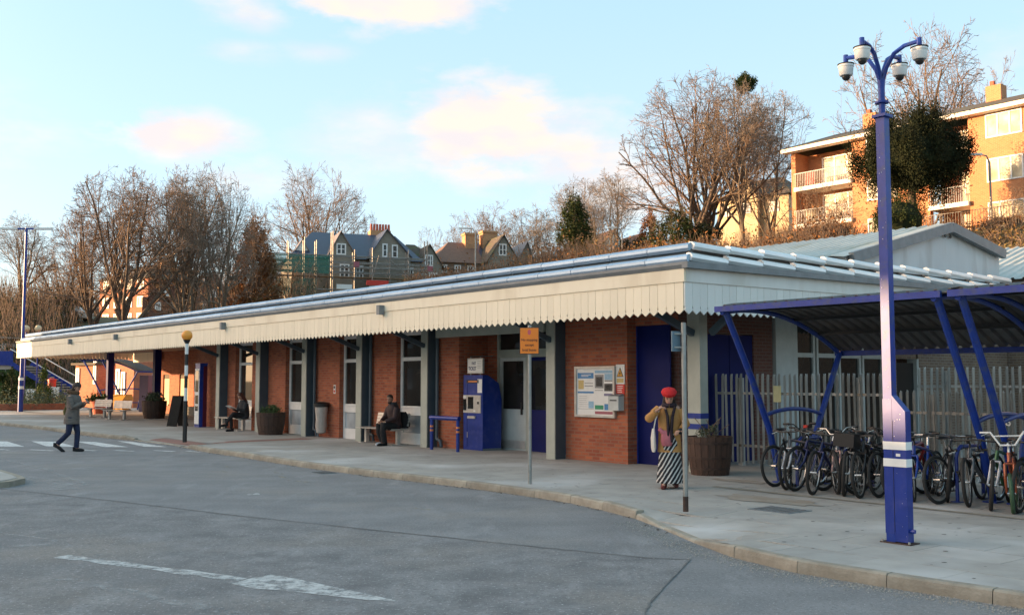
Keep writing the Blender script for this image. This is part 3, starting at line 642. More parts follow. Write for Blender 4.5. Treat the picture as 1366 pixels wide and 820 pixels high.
for (x0,x1,z0,z1,m) in [(-.54,-.04,.83,.95,'b'),(-.52,-.35,.60,.79,'y'),(-.32,-.06,.66,.68,'gr'),(-.32,-.06,.72,.735,'gr'),(-.54,-.04,.51,.55,'b'),(-.2,-.04,.19,.34,'lb'),(-.54,-.04,.17,.178,'gr'),
    (0,.54,.94,1.0,'lb'),(.0,.27,.62,.91,'gr'),(.04,.23,.66,.86,'k'),(.3,.54,.80,.93,'lb'),(.3,.54,.77,.79,'k'),(.29,.55,.56,.72,'k'),(.33,.50,.59,.69,'gr'),(.28,.54,.46,.51,'p'),(.29,.55,.16,.29,'b'),(0,.26,.17,.26,'g'),(0,.54,.07,.13,'m'),(.0,.25,.57,.58,'k')]:
    bx('printed_sheet','p_'+m,nb,x0,x1,-.039,-.0352,z0,z1)
bx('text_line','p_w',nb,-.42,-.12,-.041,-.0392,.90,.915); bx('text_line','p_w',nb,-.42,-.2,-.041,-.0392,.87,.885)
for i in range(6): bx('text_line','p_gr',nb,-.5,-.5+random.uniform(.2,.38),-.038,-.0353,.22+i*.045,.226+i*.045)
ws=onwall('warning_sign','white sign with a yellow warning triangle above a red panel','warning sign',2.01,1.62)
bx('sign_plate','white',ws,-.125,.125,-.02,-.003,.15,.52+.04)
MB().prism([(-.10,.30),(.10,.30),(0,.50)],-.024,-.0205).build('triangle','black',ws)
MB().prism([(-.077,.315),(.077,.315),(0,.472)],-.027,-.0245).build('triangle_face','yellow',ws)
MB().prism([(-.01,.33),(.03,.38),(.005,.385),(.02,.42),(-.03,.37),(-.003,.365)],-.030,-.0272).build('hand_symbol','black',ws)
bx('yellow_panel','p_y',ws,-.10,.10,-.024,-.0205,.18,.27)
rp=bx('red_panel','red',ws,-.125,.125,-.02,-.003,-.06,.145)
for z in (.10,.06,.02,-.02): bx('text_line','white',rp,-.09,random.uniform(.02,.09),-.022,-.0203,z,z+.014)
lb=onwall('letter_box','small grey metal box fixed to the brick pier below the red sign','box',1.95,1.22)
bx('case','greyframe',lb,-.15,.15,-.17,-.003,0,.30); MB().prism([(-.17,.30),(-.003,.36),(-.003,.30)],-.15,.15,'x').build('lid','gutter',lb); bx('slot','black',lb,-.1,.1,-.175,-.1705,.2,.225)
ns=onwall('no_smoking_sign','small white round-symbol sign on brick beside the litter bin','sign',-10.15,1.45)
bx('sign_plate','white',ns,-.06,.06,-.012,-.003,0,.26); MB().tube([(0,-.018,.19),(0,-.0125,.19)],.045,14).build('symbol','black',ns); MB().tube([(0,-.018,.07),(0,-.0125,.07)],.04,14).build('symbol','red',ns)
# ================= unseen buildings added left of the frame to shade the forecourt =================
def terrace(name,label,y0,y1,H,ridge,x=-47.5,w=9):
    r=thing(name,label,'building',(x,(y0+y1)/2,0)); L=(y1-y0)/2
    MB().box(-w,0,-L,L,-.2,H).build('wall','brick_brown',r)
    MB().prism([(-w-.3,H+.003),(.3,H+.003),(-w/2,ridge)],-L,L).build('roof','tiles_dark',r) if False else MB().add([(-w-.3,-L,H+.003),(.3,-L,H+.003),(-w/2,-L,ridge),(-w-.3,L,H+.003),(.3,L,H+.003),(-w/2,L,ridge)],[(0,1,2),(5,4,3),(0,3,4,1),(1,4,5,2),(2,5,3,0)]).build('roof','tiles_dark',r)
    y=-L+1.2
    wme=MB().box(0,.05,-.55,.55,0,1.5).mesh('window',mt['glass_b'])
    while y<L-1:
        for z in (1.2,4.2,7.2):
            if z+1.6<H: link('window',wme,r).location=(.003,y,z)
        y+=2.4
    return r
terrace('shade_terrace','brown brick terrace left of the forecourt, nearer half',-24,13.3,9.9,11.6)
terrace('sun_gap_link','lower flat link between the two brown brick terraces',13.32,15.0,6.75,6.9)  # height set so a beam of sun passes to the camera mast
lk_=terrace('shade_bridge','upper link room bridging the gap between the two terraces',13.31,15.01,8.45,8.5,w=.01) if False else thing('shade_bridge','enclosed upper bridge across the gap between the two brick terraces','building',(-47.5,14.16,0))
MB().box(-1.2,0,-.83,.83,8.35,10.7).build('wall','brick_brown',lk_); MB().box(-1.3,.1,-.83,.83,10.7,10.85).build('roof','tiles_dark',lk_)  # added block, keeps the sun off the mast above its lit band
terrace('shade_terrace','brown brick terrace left of the forecourt, farther half',15.02,52.6,9.9,11.6)
# ================= bike shelter =================
def arcpts(p0,p1,sag,n=10):
    out=[]
    for i in range(n+1):
        x=i/n; out.append((p0[0]*(1-x)+p1[0]*x, p0[1]*(1-x)+p1[1]*x+sag*4*x*(1-x)))
    return out
def shelter(label,u0,nb,bay=3.62,scale=1,loc=None,rz=None,group='bike shelters'):
    # local: x along the roof, y from front (negative) to back, z up
    r=thing('bike_shelter',label,'bike shelter',loc if loc else SW(u0,0,.12),ROT if rz is None else rz,group)
    ra=arcpts((-1.80,2.90),(1.56,2.26),.30,14)      # (y,z) roof arc
    for i in range(nb+1):
        x=i*bay
        fr=MB().tube([(x,-.31,0),(x,-.60,.9),(x,-1.05,1.75),(x,-1.72,2.88)],.055,8).build('front_post','bluesteel',r,smooth=True)
        MB().tube([(x,.52,0),(x,.66,.7),(x,1.0,1.3),(x,1.52,2.24)],.05,8).build('rear_post','bluesteel',r,smooth=True)
        MB().tube([(x,y,z-.07) for y,z in ra],.042,8).build('rafter','bluesteel',r,smooth=True)
        MB().tube([(x,-.72+ (1.6)*k/8, 1.14+.10*4*(k/8)*(1-k/8)) for k in range(9)],.035,8).build('tie_bar','bluesteel',r,smooth=True)
        MB().tube([(x,-.36,.42),(x,.55,.42)],.03,8).build('tie_bar','bluesteel',r)
        MB().box(x-.1,x+.1,-.42,-.2,0,.02).build('base_plate','bluesteel',r)
    L=nb*bay
    MB().beam((-.12,-1.82,2.885),(L+.12,-1.82,2.885),.05,.09).build('front_rail','bluesteel',r)
    MB().beam((-.12,1.57,2.22),(L+.12,1.57,2.22),.06,.09).build('rear_rail','bluesteel',r)
    for k in (4,8,11): MB().beam((-.05,ra[k][0],ra[k][1]-.045),(L+.05,ra[k][0],ra[k][1]-.045),.06,.05).build('purlin','black',r)
    # corrugated sheet: trapezoid waves along x, following the arc
    vs=[];prof=[]; x=-.1; p=.20
    while x<L+.1:
        prof+=[(x,0),(x+.11,0),(x+.135,.045),(x+.175,.045)]; x+=p
    n=len(prof)
    for y,z in ra:
        for (xx,dz) in prof: vs.append((xx,y,z+dz+.0))
    for y,z in ra:
        for (xx,dz) in prof: vs.append((xx,y,z+dz+.012))
    k=len(ra); o=n*k
    fs=[(j*n+i,j*n+i+1,(j+1)*n+i+1,(j+1)*n+i) for j in range(k-1) for i in range(n-1)]
    fs+=[(o+a,o+b_,o+c,o+d) for a,b_,c,d in fs]+[(i,i+1,o+i+1,o+i) for i in range(n-1)]+[((k-1)*n+i,(k-1)*n+i+1,o+(k-1)*n+i+1,o+(k-1)*n+i) for i in range(n-1)]
    MB().add(vs,fs).build('corrugated_roof','shelter_sheet',r)
    return r
shelter('blue steel bike shelter with dark corrugated roof, the one next to the barrel planter',6.46,1)
shelter('blue steel bike shelter with corrugated roof running off the right edge',10.42,1)
# Sheffield stands
def stand(u,t,group='blue cycle stands'):
    return u,t
stc=None
for i,u in enumerate([7.05,7.95,8.85,9.75,10.75,11.7]):
    lab=['blue hooped cycle stand nearest the left post of the shelter','second blue hooped cycle stand from the left, between two dark bikes','third blue hooped cycle stand from the left, behind the camera mast','blue hooped cycle stand under the silver mountain bike','blue hooped cycle stand beside the twin shelter posts','blue hooped cycle stand at the right edge of the view'][i]
    if stc is None:
        stc=sthing('cycle_stand',lab,'cycle stand',u,-.3,.12,0,'blue cycle stands')
        MB().tube([(0,-.38,0),(0,-.38,.62),(0,-.34,.72),(0,-.25,.78),(0,.25,.78),(0,.34,.72),(0,.38,.62),(0,.38,0)],.027,8).build('hoop','blue',stc,smooth=True)
        MB().box(-.07,.07,-.44,-.30,0,.01).box(-.07,.07,.30,.44,0,.01).build('base_plate','bluesteel',stc)
    else: copytree(stc,SW(u,-.3,.12),ROT,lab,'blue cycle stands')
for t in (-.75,.2):
    pass
# ================= bicycles =================
def bicycle(label,u,t,frame,bars='flat',rz=0,lean=0,fork='frame',tyre='rubber',wr=.335,front=-1,saddle='black',extra=None,steer=.25):
    """local y is the bike's length; front=-1: front wheel towards the road"""
    fm=mt['bk_'+frame]; km=mt['bk_'+fork] if fork!='frame' else fm
    r=sthing('bicycle',label,'bicycle',u,t,.12,rz+(PI if front>0 else 0),'bicycles parked at the shelter')
    r.rotation_euler=(0,0,ROT+rz+(PI if front>0 else 0))
    r.rotation_euler=(Matrix.Rotation(r.rotation_euler[2],3,'Z')@Matrix.Rotation(lean,3,'Y')).to_euler()
    wb=.52*wr/.335
    def wheel(y,ang=0):
        w=MB(); pts=[(math.sin(0)*0,(wr-.02)*math.cos(a),(wr-.02)*math.sin(a)) for a in [2*PI*k/28 for k in range(29)]]
        w.tube(pts,.026,8,cap=False); wo=w.build('wheel',tyre if isinstance(tyre,str) and tyre in mt else 'rubber',r,smooth=True); wo.location=(0,y,wr)
        wo.rotation_euler=(0,0,ang)
        rm=MB(); rm.tube([(0,(wr-.045)*math.cos(a),(wr-.045)*math.sin(a)) for a in [2*PI*k/28 for k in range(29)]],.010,6,cap=False); rm.build('rim','chrome' if frame!='black' else 'steel',wo,smooth=True)
        sp=MB()
        for k in range(18):
            a=2*PI*k/18; sp.tube([(.022*(-1)**k,.02*math.cos(a+.5),.02*math.sin(a+.5)),(0,(wr-.05)*math.cos(a),(wr-.05)*math.sin(a))],.0016,3,cap=False)
        sp.build('spokes','steel',wo); MB().tube([(-.05,0,0),(.05,0,0)],.02,10).build('hub','chrome',wo)
        return wo
    wheel(wb+0,0); fw=wheel(-wb-.03,steer)
    bb_=(0,.07,.29); seat=(0,.23,.76); head=(0,-.33,.78); hb=(0,-.37,.66); ra=(0,wb,wr)
    f=MB(); f.tube([bb_,seat],.020,8); f.tube([bb_,hb],.026,8); f.tube([(0,.20,.70),head],.021,8); f.tube([head,hb],.025,8)
    for sx in (-.055,.055): f.tube([bb_,(sx,wb-.12,wr-.02),(sx,wb,wr)],.010,6); f.tube([(0,.215,.72),(sx,wb-.05,wr+.1),(sx,wb,wr)],.008,6)
    f.build('frame',fm,r,smooth=True)
    fk=MB(); fk.tube([(-.06,-.385,.64),(.06,-.385,.64)],.016,8)
    for sx in (-.055,.055): fk.tube([(sx,-.385,.64),(sx,-.45,.46),(sx,-wb-.03,wr)],[.017,.021,.012],8)
    fk.build('fork',km,r,smooth=True)
    s_=MB(); s_.tube([seat,(0,.27,.90)],.013,8); s_.build('seat_post','chrome',r)
    sd=MB(); sd.loft([(0,.29,.895,.03,.10,0),(0,.29,.915,.065,.135,0),(0,.285,.935,.055,.13,0),(0,.28,.945,.03,.10,0)],14); sd.build('saddle','black' if saddle=='black' else saddle,r,smooth=True)
    h=MB(); st0=(0,-.31,.84); h.tube([head,st0,(0,-.36,.90)],.014,8); 
    if bars=='flat': h.tube([(-.29,-.30,.93),(-.12,-.355,.905),(.12,-.355,.905),(.29,-.30,.93)],.012,8)
    elif bars=='riser': h.tube([(-.30,-.24,1.0),(-.16,-.30,.99),(-.08,-.36,.90),(.08,-.36,.90),(.16,-.30,.99),(.30,-.24,1.0)],.012,8)
    elif bars=='drop':
        for sx in (-1,1): h.tube([(0,-.37,.90),(.2*sx,-.37,.90),(.21*sx,-.45,.89),(.21*sx,-.49,.83),(.21*sx,-.44,.77),(.21*sx,-.36,.76)],.012,8)
    elif bars=='bmx': h.tube([(-.33,-.30,1.05),(-.2,-.32,1.05),(-.09,-.36,.88),(.09,-.36,.88),(.2,-.32,1.05),(.33,-.30,1.05)],.014,8); h.tube([(-.17,-.33,1.0),(.17,-.33,1.0)],.009,8)
    ho=h.build('handlebar','white' if bars=='bmx' else ('chrome' if frame in('silver','darkred') else 'black'),r,smooth=True)
    for sx in (-1,1):
        gx={'flat':(.26,-.305,.925),'riser':(.27,-.25,1.0),'drop':(.21,-.40,.762),'bmx':(.28,-.30,1.05)}[bars]
        MB().tube([(sx*(gx[0]-.06),gx[1],gx[2]),(sx*(gx[0]+.05),gx[1]+.01,gx[2])],.018,8).build('grip','black',ho,smooth=True)
        MB().tube([(sx*(gx[0]-.05),gx[1]-.02,gx[2]-.01),(sx*(gx[0]+.03),gx[1]-.07,gx[2]-.04)],.006,5).build('brake_lever','chrome',ho)
    c=MB(); c.tube([(.06,.07,.29),(.07,.07,.29)],.09,18); c.tube([(-.06,.07,.29),(.06,.07,.29)],.015,8); c.build('chainset','black',r)
    MB().tube([(.08,.07,.29),(.09,-.02,.15)],.010,6).build('crank','chrome',r); MB().tube([(-.08,.07,.29),(-.09,.16,.43)],.010,6).build('crank','chrome',r)
    MB().cbox((.14,-.02,.15),(.09,.08,.02)).build('pedal','black',r); MB().cbox((-.14,.16,.43),(.09,.08,.02)).build('pedal','black',r)
    c=MB(); c.tube([(.065,.07,.375),(.06,wb,wr+.04)],.004,4); c.tube([(.065,.07,.205),(.06,wb,wr-.04)],.004,4); c.build('chain','black',r)
    MB().tube([(.03,-.33,.93),(.05,-.44,.86),(.02,-.42,.70),(0,-.36,.62)],.004,4).build('cable','black',r,smooth=True); MB().tube([(-.05,-.33,.93),(-.06,-.40,.80),(-.02,-.28,.74),(0,-.1,.755),(0,.18,.73)],.004,4).build('cable','black',r,smooth=True)
    if extra=='light': MB().cbox((0,-.42,.95),(.07,.05,.05)).build('lamp','red',r)
    if extra=='rear_light': MB().cbox((0,.33,.80),(.05,.04,.06)).build('rear_light','red',r)
    if extra=='basket':
        MB().box(-.16,.16,-.66,-.42,.74,.94).build('bag','black',r)
    if extra=='bottle': MB().tube([(.0,-.05,.42),(.0,-.14,.55)],.035,10).build('bottle','white',r)
    if extra=='mudguards':
        for yy in (wb,-wb-.03): MB().tube([(0,yy+(wr+.02)*math.cos(a),wr+(wr+.02)*math.sin(a)) for a in [R(20+16*k) for k in range(9)]],.018,6).build('mudguard','black',r)
    return r
for k,c in dict(black=(.02,.02,.022),silver=(.50,.52,.55),navy=(.012,.02,.09),white=(.7,.7,.68),darkred=(.22,.02,.02),grey=(.14,.15,.16),orange=(.30,.07,.025),green=(.03,.14,.06),blue=(.01,.05,.3),pink=(.62,.4,.36)).items():
    mt['bk_'+k]=M('bike_paint_'+k,c,None,9.,.3,metal=.2)
mt['greentyre']=M('green_tyre',(.045,.10,.05),None,9.,.7)
bicycle('black bike with raised bright handlebar and red lamp, farthest left at the shelter',6.83,-.45,'black','riser',front=1,extra='light',lean=R(3),fork='silver')
bicycle('dark bike with silver fork and knobbly front tyre, second from the left',7.18,-.68,'grey','flat',rz=R(6),lean=R(-4),fork='silver')
bicycle('black bike with large front wheel, third from the left at the shelter',7.52,-.70,'navy','flat',rz=R(-9),lean=R(3),wr=.35)
bicycle('silver bike with chrome handlebar and pale pink fork legs, left of the camera mast',7.98,-.62,'silver','riser',rz=R(14),lean=R(-5),fork='pink',steer=.5,extra='rear_light')
bicycle('dark bike with white fork legs and a black bag on its handlebar',8.22,-.72,'black','flat',rz=R(8),lean=R(4),fork='white',steer=.35,extra='basket')
bicycle('black bike partly hidden by the left side of the camera mast',8.60,-.80,'black','drop',rz=R(2),lean=R(-4))
bicycle('dark bike parked tail outwards just right of the camera mast',9.02,-.55,'darkred','flat',front=1,lean=R(3),extra='rear_light')
bicycle('silver mountain bike with thick sloping frame and white bottle',9.42,-.35,'silver','flat',rz=R(28),lean=R(-5),extra='bottle',front=1,steer=.1)
bicycle('dark green bike with drop handlebar and bright front rim right of the silver bike',10.38,-.70,'green','drop',rz=R(12),lean=R(4),fork='silver')
bicycle('orange and black stunt bike with white handlebar and green front tyre',10.70,-.95,'orange','bmx',rz=R(20),lean=R(-3),tyre='greentyre',wr=.26,fork='orange',steer=.1)
bicycle('black bike with mudguards standing behind the stunt bike',11.05,-.2,'black','flat',front=1,lean=R(-3),extra='mudguards')
bicycle('black bike cut by the right edge of the view',11.28,-.95,'grey','flat',rz=R(5),lean=R(3))
bicycle('navy bike with high black saddle behind the twin shelter posts',10.60,.15,'navy','flat',front=1,lean=R(4))
bicycle('dark bike leaning between the first two bikes at the left end of the shelter',7.0,-.2,'black','flat',rz=R(4),lean=R(5))
bicycle('black bike with drop handlebar close behind the large-wheeled bike',7.72,-.35,'grey','drop',rz=R(-5),lean=R(-3),front=1)
bicycle('navy bike squeezed beside the one with pink fork legs',7.88,-.95,'navy','flat',rz=R(3),lean=R(4))
bicycle('black bike with bright riser handlebar left of the mast',8.40,-.45,'black','riser',rz=R(-8),lean=R(5),front=1)
bicycle('dark bike with knobbly wheel seen right against the mast',8.80,-.5,'black','riser',rz=R(-6),lean=R(-3))
bicycle('blue framed bike behind the silver mountain bike',9.25,-.6,'blue','flat',rz=R(10),lean=R(-4))
bicycle('black bike lying close to the silver mountain bike, on its right',9.75,-.6,'black','flat',rz=R(-4),lean=R(4),front=1)
bicycle('dark bike with white handlebar tape left of the drop handlebar bike',10.08,-.55,'grey','drop',rz=R(5),lean=R(-4))
bicycle('black bike crowded between the stunt bike and the twin posts',10.9,-.65,'black','flat',rz=R(-5),lean=R(3))
bicycle('dark bike whose wheel shows low at the right edge of the view',11.45,-.5,'black','riser',rz=R(7),lean=R(-3))
# ================= palisade fences =================
def palisade(label,p0,p1,zb,H,gap=.13,mat='pale_fence',hoop=False,posts=True):
    a=SW(*p0,zb);b_=SW(*p1,zb); d=b_-a; L=d.length
    r=thing('palisade_fence',label,'fence',a,math.atan2(d.y,d.x))
    # W-section pale with a three pointed head
    pr=[(-.026,0),(-.017,.014),(0,-.008),(.017,.014),(.026,0)]
    vs=[]; heads=[H-.06,H,H-.03,H,H-.06] if not hoop else [H-.05,H-.02,H,H-.02,H-.05]
    for (x,y) in pr: vs.append((x,y,.06))
    for (x,y),z in zip(pr,heads): vs.append((x,y-(0 if hoop else .012),z))
    for (x,y) in pr: vs.append((x,y+.005,.06))
    for (x,y),z in zip(pr,heads): vs.append((x,y+.005,z))
    fs=[(i,i+1,6+i,5+i) for i in range(4)]+[(10+i,11+i,16+i,15+i) for i in range(4)]+[(5+i,6+i,16+i,15+i) for i in range(4)]+[(0,5,15,10),(4,9,19,14)]
    me=MB().add(vs,fs).mesh('pale',mt[mat]); x=.05; 
    while x<L:
        o=link('pale',me,r); o.location=(x,-.03,random.uniform(-.012,.012)); o.rotation_euler=(random.uniform(-.01,.01),random.uniform(-.008,.008),0); x+=gap
    for z in (.38,H-.42): MB().box(0,L,-.018,.012,z,z+.05).build('rail',mat,r)
    x=.6
    pm=MB().box(-.05,.05,.014,.11,0,H-.08).mesh('fence_post',mt[mat])
    while x<L: o=link('fence_post',pm,r); o.location=(x,0,0); x+=2.75
    return r
pf=palisade('grey steel palisade fence between the corner column and the bike shelter',(3.2,1.95),(7.3,1.95),.12,1.86)
fn=bx('yellow_notice','p_y',pf,1.5,1.68,-.062,-.055,1.30,1.62); fn.data.materials[0]=M('pale_yellow_paper',(.62,.60,.34),None,5.,.7)
hf=palisade('lower round-topped steel fence behind the parked bikes with painted figures',(7.35,1.95),(14.5,1.95),.12,1.56,gap=.13,hoop=True)
text('painted_figure','6',.2,'white',hf,(1.95,-.062,1.05),(PI/2,0,0)); text('painted_figure','2',.16,'white',hf,(2.62,-.062,1.03),(PI/2,0,0))
palisade('taller palisade fence seen over the round-topped fence, left stretch',(5.9,5.2),(9.0,5.2),.12,2.0)
palisade('taller palisade fence seen over the round-topped fence, right stretch',(9.6,5.2),(16,5.2),.12,1.98)
# ================= metal sheds behind the station =================
def shed(label,u0,u1,prof,mwall,zb=0):
    r=thing('metal_shed',label,'shed',SW(u1,prof[1][0],0),ROT); t0=prof[1][0]
    poly=[(t-t0,z) for t,z in prof]
    MB().prism([(poly[0][0],zb)]+poly+[(poly[2][0],zb)],u0-u1,-.05,'x').build('wall',mwall,r)
    # corrugated roof slopes, ribs run up the slope
    for (a,c) in ((poly[0],poly[1]),(poly[2],poly[1])):
        n_=int((u1-u0)/.33); vs=[];sl=(c[1]-a[1])/(c[0]-a[0]); ax=a[0]-(.35 if c[0]>a[0] else -.35); az=a[1]+sl*(ax-a[0])
        xs_=[]
        for k in range(n_): x=u0-u1+k*.33; xs_+=[(x,0),(x+.2,0),(x+.235,.05),(x+.295,.05)]
        xs_.append((.12,0))
        for (yy,zz) in ((ax,az),(c[0],c[1])):
            for (x,dz) in xs_: vs.append((x,yy,zz+.03+dz))
        n2=len(xs_); MB().add(vs,[(i,i+1,n2+i+1,n2+i) for i in range(n2-1)]).build('corrugated_roof','shedroof',r)
    for (a,c) in ((poly[0],poly[1]),(poly[1],poly[2])):
        MB().beam((.10,a[0],a[1]-.06),(.10,c[0],c[1]-.06),.14,.26).build('barge_board','gutter',r)
    return r
mt['barge']=mt['gutter']
sh=shed('pale metal shed with gable end and ribbed roof behind the station',-7.5,3.3,[(6.8,4.85),(11.6,6.05),(14.6,5.55)],'shedwall',3.95)
for dy in (-.15,.12): MB().tube([(0,dy,5.75),(.02,dy,5.75)],.05,10).build('vent_hole','black',sh)
shed('second ribbed shed with lichen stained roof at the right edge',-6,18,[(15.2,4.85),(19.6,6.25),(25,4.9)],'brick_brown')
# ================= CCTV mast =================
cm=sthing('camera_mast','tall blue square mast with four dome cameras and white bands, on the near pavement','camera mast',11.07,-4.75,.12)
sh_=MB(); sh_.box(0,.102,0,.102,.0,4.62); sh_.build('shaft','bluesteel',cm)
bs=MB(); bs.prism([(.104,.02),(.255,.02),(.255,1.40),(.104,1.57)],-.004,.106,'y'); bs.box(-.004,.103,-.006,-.0015,.10,1.53); bs.build('door_box','blue',cm)
for z in (.81,.99): 
    b=MB(); b.box(-.008,.259,-.010,.110,z,z+.085); b.build('white_band','white',cm)
bx('maker_plate','white',cm,.14,.19,-.0075,-.0045,.92,.95); MB().tube([(.255,.04,.14),(.31,.04,.14)],.022,8).build('cable_stub','blue',cm); bx('hinge_strip','black',cm,.104,.107,-.0085,-.0055,.12,1.3)
pc=MB()
for i in range(60):
    z=random.uniform(.08,1.5) if i<40 else random.uniform(1.5,4.5); fx=random.uniform(.005,.25 if z<1.4 else .095); w_=random.uniform(.002,.006)
    pc.box(fx,fx+w_,-.0050,-.0035,z,z+random.uniform(.002,.010))
pc.build('paint_chips','white',cm,kind='stuff'); bx('base_plate','hoop',cm,-.05,.30,-.05,.15,0,.012)
for x in (-.03,.28): MB().tube([(x,-.03,.012),(x,-.03,.035)],.014,6).build('bolt','steel',cm)
MB().box(-.03,.132,-.03,.132,4.62,4.65).build('cap_flange','bluesteel',cm)
MB().tube([(.051,.051,4.65),(.051,.051,5.0)],.036,12).tube([(.051,.051,4.95),(.051,.051,5.06)],[.036,.045],12).build('upper_tube','bluesteel',cm,smooth=True)
MB().tube([(.051,.051,4.78),(.051,.051,4.80)],.075,12).build('collar','bluesteel',cm); 
for (wx,wy) in [(-.31,-.30),(.31,-.30),(-.29,.29),(.32,.29)]:
    v=Matrix.Rotation(-ROT,3,'Z')@Vector((wx,wy,0)); c=Vector((.051,.051,0))
    pts=[c+v*0+Vector((0,0,4.98)),c+v*.14+Vector((0,0,5.17)),c+v*.35+Vector((0,0,5.31)),c+v*.62+Vector((0,0,5.37)),c+v*1.0+Vector((0,0,5.385))]
    a=MB().tube(pts,.024,8); a.tube([c+v*1.0+Vector((0,0,5.42)),c+v*1.0+Vector((0,0,5.30))],.028,8); arm=a.build('arm','bluesteel',cm,smooth=True)
    q=c+v
    MB().lathe([(.084,5.305),(.09,5.295),(.09,5.28),(.083,5.275),(.077,5.195),(.068,5.18)],16,(q.x,q.y,0)).build('camera_housing','white',arm,smooth=True)
    MB().sphere((q.x,q.y,5.17),.048,12,8).build('camera_dome','black',arm,smooth=True)
    MB().lathe([(.092,5.309),(.095,5.315),(.03,5.33)],16,(q.x,q.y,0)).build('housing_lid','black',arm)
# ================= street signs and posts =================
bsn=thing('bus_stop_sign','orange no stopping sign on a grey post at the kerb, left of the notice board','sign',SW(3.97,-3.8,.12),-.12)
MB().tube([(0,0,0),(0,0,2.66)],.032,12).build('post','steel',bsn,smooth=True)
MB().box(-.165,.165,-.05,-.036,2.17,2.62).build('sign_plate','black',bsn)
sf=MB().box(-.155,.155,-.054,-.0505,2.18,2.61).build('sign_face','orange_sign',bsn)
mt['signtext']=M('sign_lettering',(.16,.045,.02),None,4.,.6); mt['emblem']=M('sign_emblem',(.70,.12,.14),None,4.,.6)
for i,s in enumerate(['No stopping','except','local buses']): text('lettering',s,.062,'signtext',sf,(0,-.0565,2.41-.085*i),(PI/2,0,0),sx=.88)
MB().prism([(.028*math.cos(a),2.54+.045*math.sin(a)) for a in [2*PI*k/14 for k in range(14)]],-.0565,-.0545).build('emblem','emblem',sf)
s2=thing('sign_post','grey kerbside post with the back of a sign, beside the woman in the red hat','sign post',SW(8.02,-4.5,.12),.15)
MB().tube([(0,0,.19),(0,0,2.50)],.034,12).build('post','steel',s2,smooth=True); MB().tube([(0,0,0),(0,0,.2)],.037,12).build('rusty_base','hoop',s2,smooth=True)
mt['signback']=M('sign_back_blue_grey',(.13,.20,.25),(.10,.16,.2),3.,.5)
MB().cbox((-.10,.03,2.25),(.15,.02,.27),rz=.45).build('sign_back','signback',s2); MB().box(-.13,.04,.0,.05,2.34,2.36).box(-.13,.04,.0,.05,2.16,2.18).build('clip','steel',s2)
# belisha beacon
bb_=sthing('crossing_beacon','black and white striped crossing beacon with an amber globe at the kerb','crossing beacon',-11.5,-3.75,.08)
zz=[0,1.18,1.55,1.9,2.2,2.52,2.82]; 
for i in range(6):
    MB().tube([(0,0,zz[i]),(0,0,zz[i+1])],.062 if i==0 else .05,12).build('pole_band','black' if i%2==0 else 'white',bb_,smooth=True)
MB().lathe([(.05,2.82),(.09,2.9),(.11,2.93)],14).build('globe_cup','black',bb_)
mt['amber']=M('amber_globe',(.90,.36,.05),(.86,.32,.04),3.,.35)
MB().sphere((0,0,3.06),.155,16,12).build('globe','amber',bb_,smooth=True)
# ================= ticket machine, guard rail, litter bin =================
tm=sthing('ticket_machine','tall blue ticket machine with a grey payment panel beside the entrance','ticket machine',-3.66,.40,.12)
MB().prism([(0,0),(.58,0),(.60,1.25),(.50,1.66),(.16,1.86),(0,1.86)],0,.80,'x').build('cabinet','blue',tm)
bx('plinth','gutter',tm,-.004,.804,.01,.59,-.0,.05)
bx('payment_panel','alu',tm,.02,.74,-.02,-.002,.92,1.36); bx('screen','glass',tm,.22,.44,-.028,-.0205,1.02,1.32); bx('card_slot','black',tm,.60,.68,-.026,-.0205,1.14,1.20); bx('coin_tray','alu',tm,.20,.52,-.03,-.002,.78,.84)
bx('side_screen','glass',tm,.03,.15,-.026,-.0205,.98,1.26); bx('label_patch','white',tm,.03,.13,-.026,-.0205,1.29,1.34); bx('label_patch','white',tm,.45,.53,-.026,-.0205,.95,.99)
hb_=bx('header_strip','black',tm,.14,.66,-.012,-.002,1.66,1.74); bx('display_strip','orange',hb_,.22,.58,-.0145,-.0122,1.685,1.715)
bx('paper_notice','white',tm,.60,.78,-.012,-.002,1.42,1.76); bx('access_door_edge','bluedark',tm,.16,.168,-.006,-.002,.08,1.64); bx('door_key_strip','alu',tm,.165,.185,-.012,-.007,.30,.44)
ts=sthing('ticket_sign','cream framed fast ticket sign mounted above the blue ticket machine','sign',-3.55,.44,2.02)
b=MB(); b.box(0,.64,0,.05,0,.38); b.build('frame','alu',ts); bx('sign_face','offwhite_skylit_cream',ts,.03,.61,-.006,-.001,.03,.35)
text('lettering','TICKET',.13,'bluedark',ts,(.22,-.008,.12),(PI/2,0,0),sx=.75); text('lettering','FAST',.10,'bluedark',ts,(.28,-.008,.25),(PI/2,0,0),sx=.8)
for z in (.3,.26,.22,.18,.14): bx('text_line','p_gr',ts,.42,.57,-.008,-.0065,z,z+.008)
b=MB(); b.tube([(.1,.03,-.04),(.1,.03,.42),(.12,.4,.44)],.015,6); b.tube([(.5,.03,-.04),(.5,.03,.42),(.52,.4,.44)],.015,6); b.build('bracket','steel',ts)
gr=sthing('guard_rail','blue tubular guard rail with orange bands in front of the ticket machine','guard rail',-4.05,-.30,.12)
MB().tube([(0,0,.0),(0,0,.80)],.045,10).build('post','blue',gr,smooth=True); MB().tube([(1.12,0,.0),(1.12,0,.80)],.045,10).build('post','blue',gr,smooth=True)
MB().tube([(-.05,0,.80),(1.17,0,.80)],.055,10).build('top_rail','blue',gr,smooth=True)
b=MB(); 
for x in (0,1.12):
    for z in (.46,.56): b.tube([(x,0,z),(x,0,z+.045)],.047,10)
b.build('orange_band','orange',gr)
lbn=sthing('litter_bin','clear litter bag hanging from a black hoop on a short post','litter bin',-10.55,.10,.12)
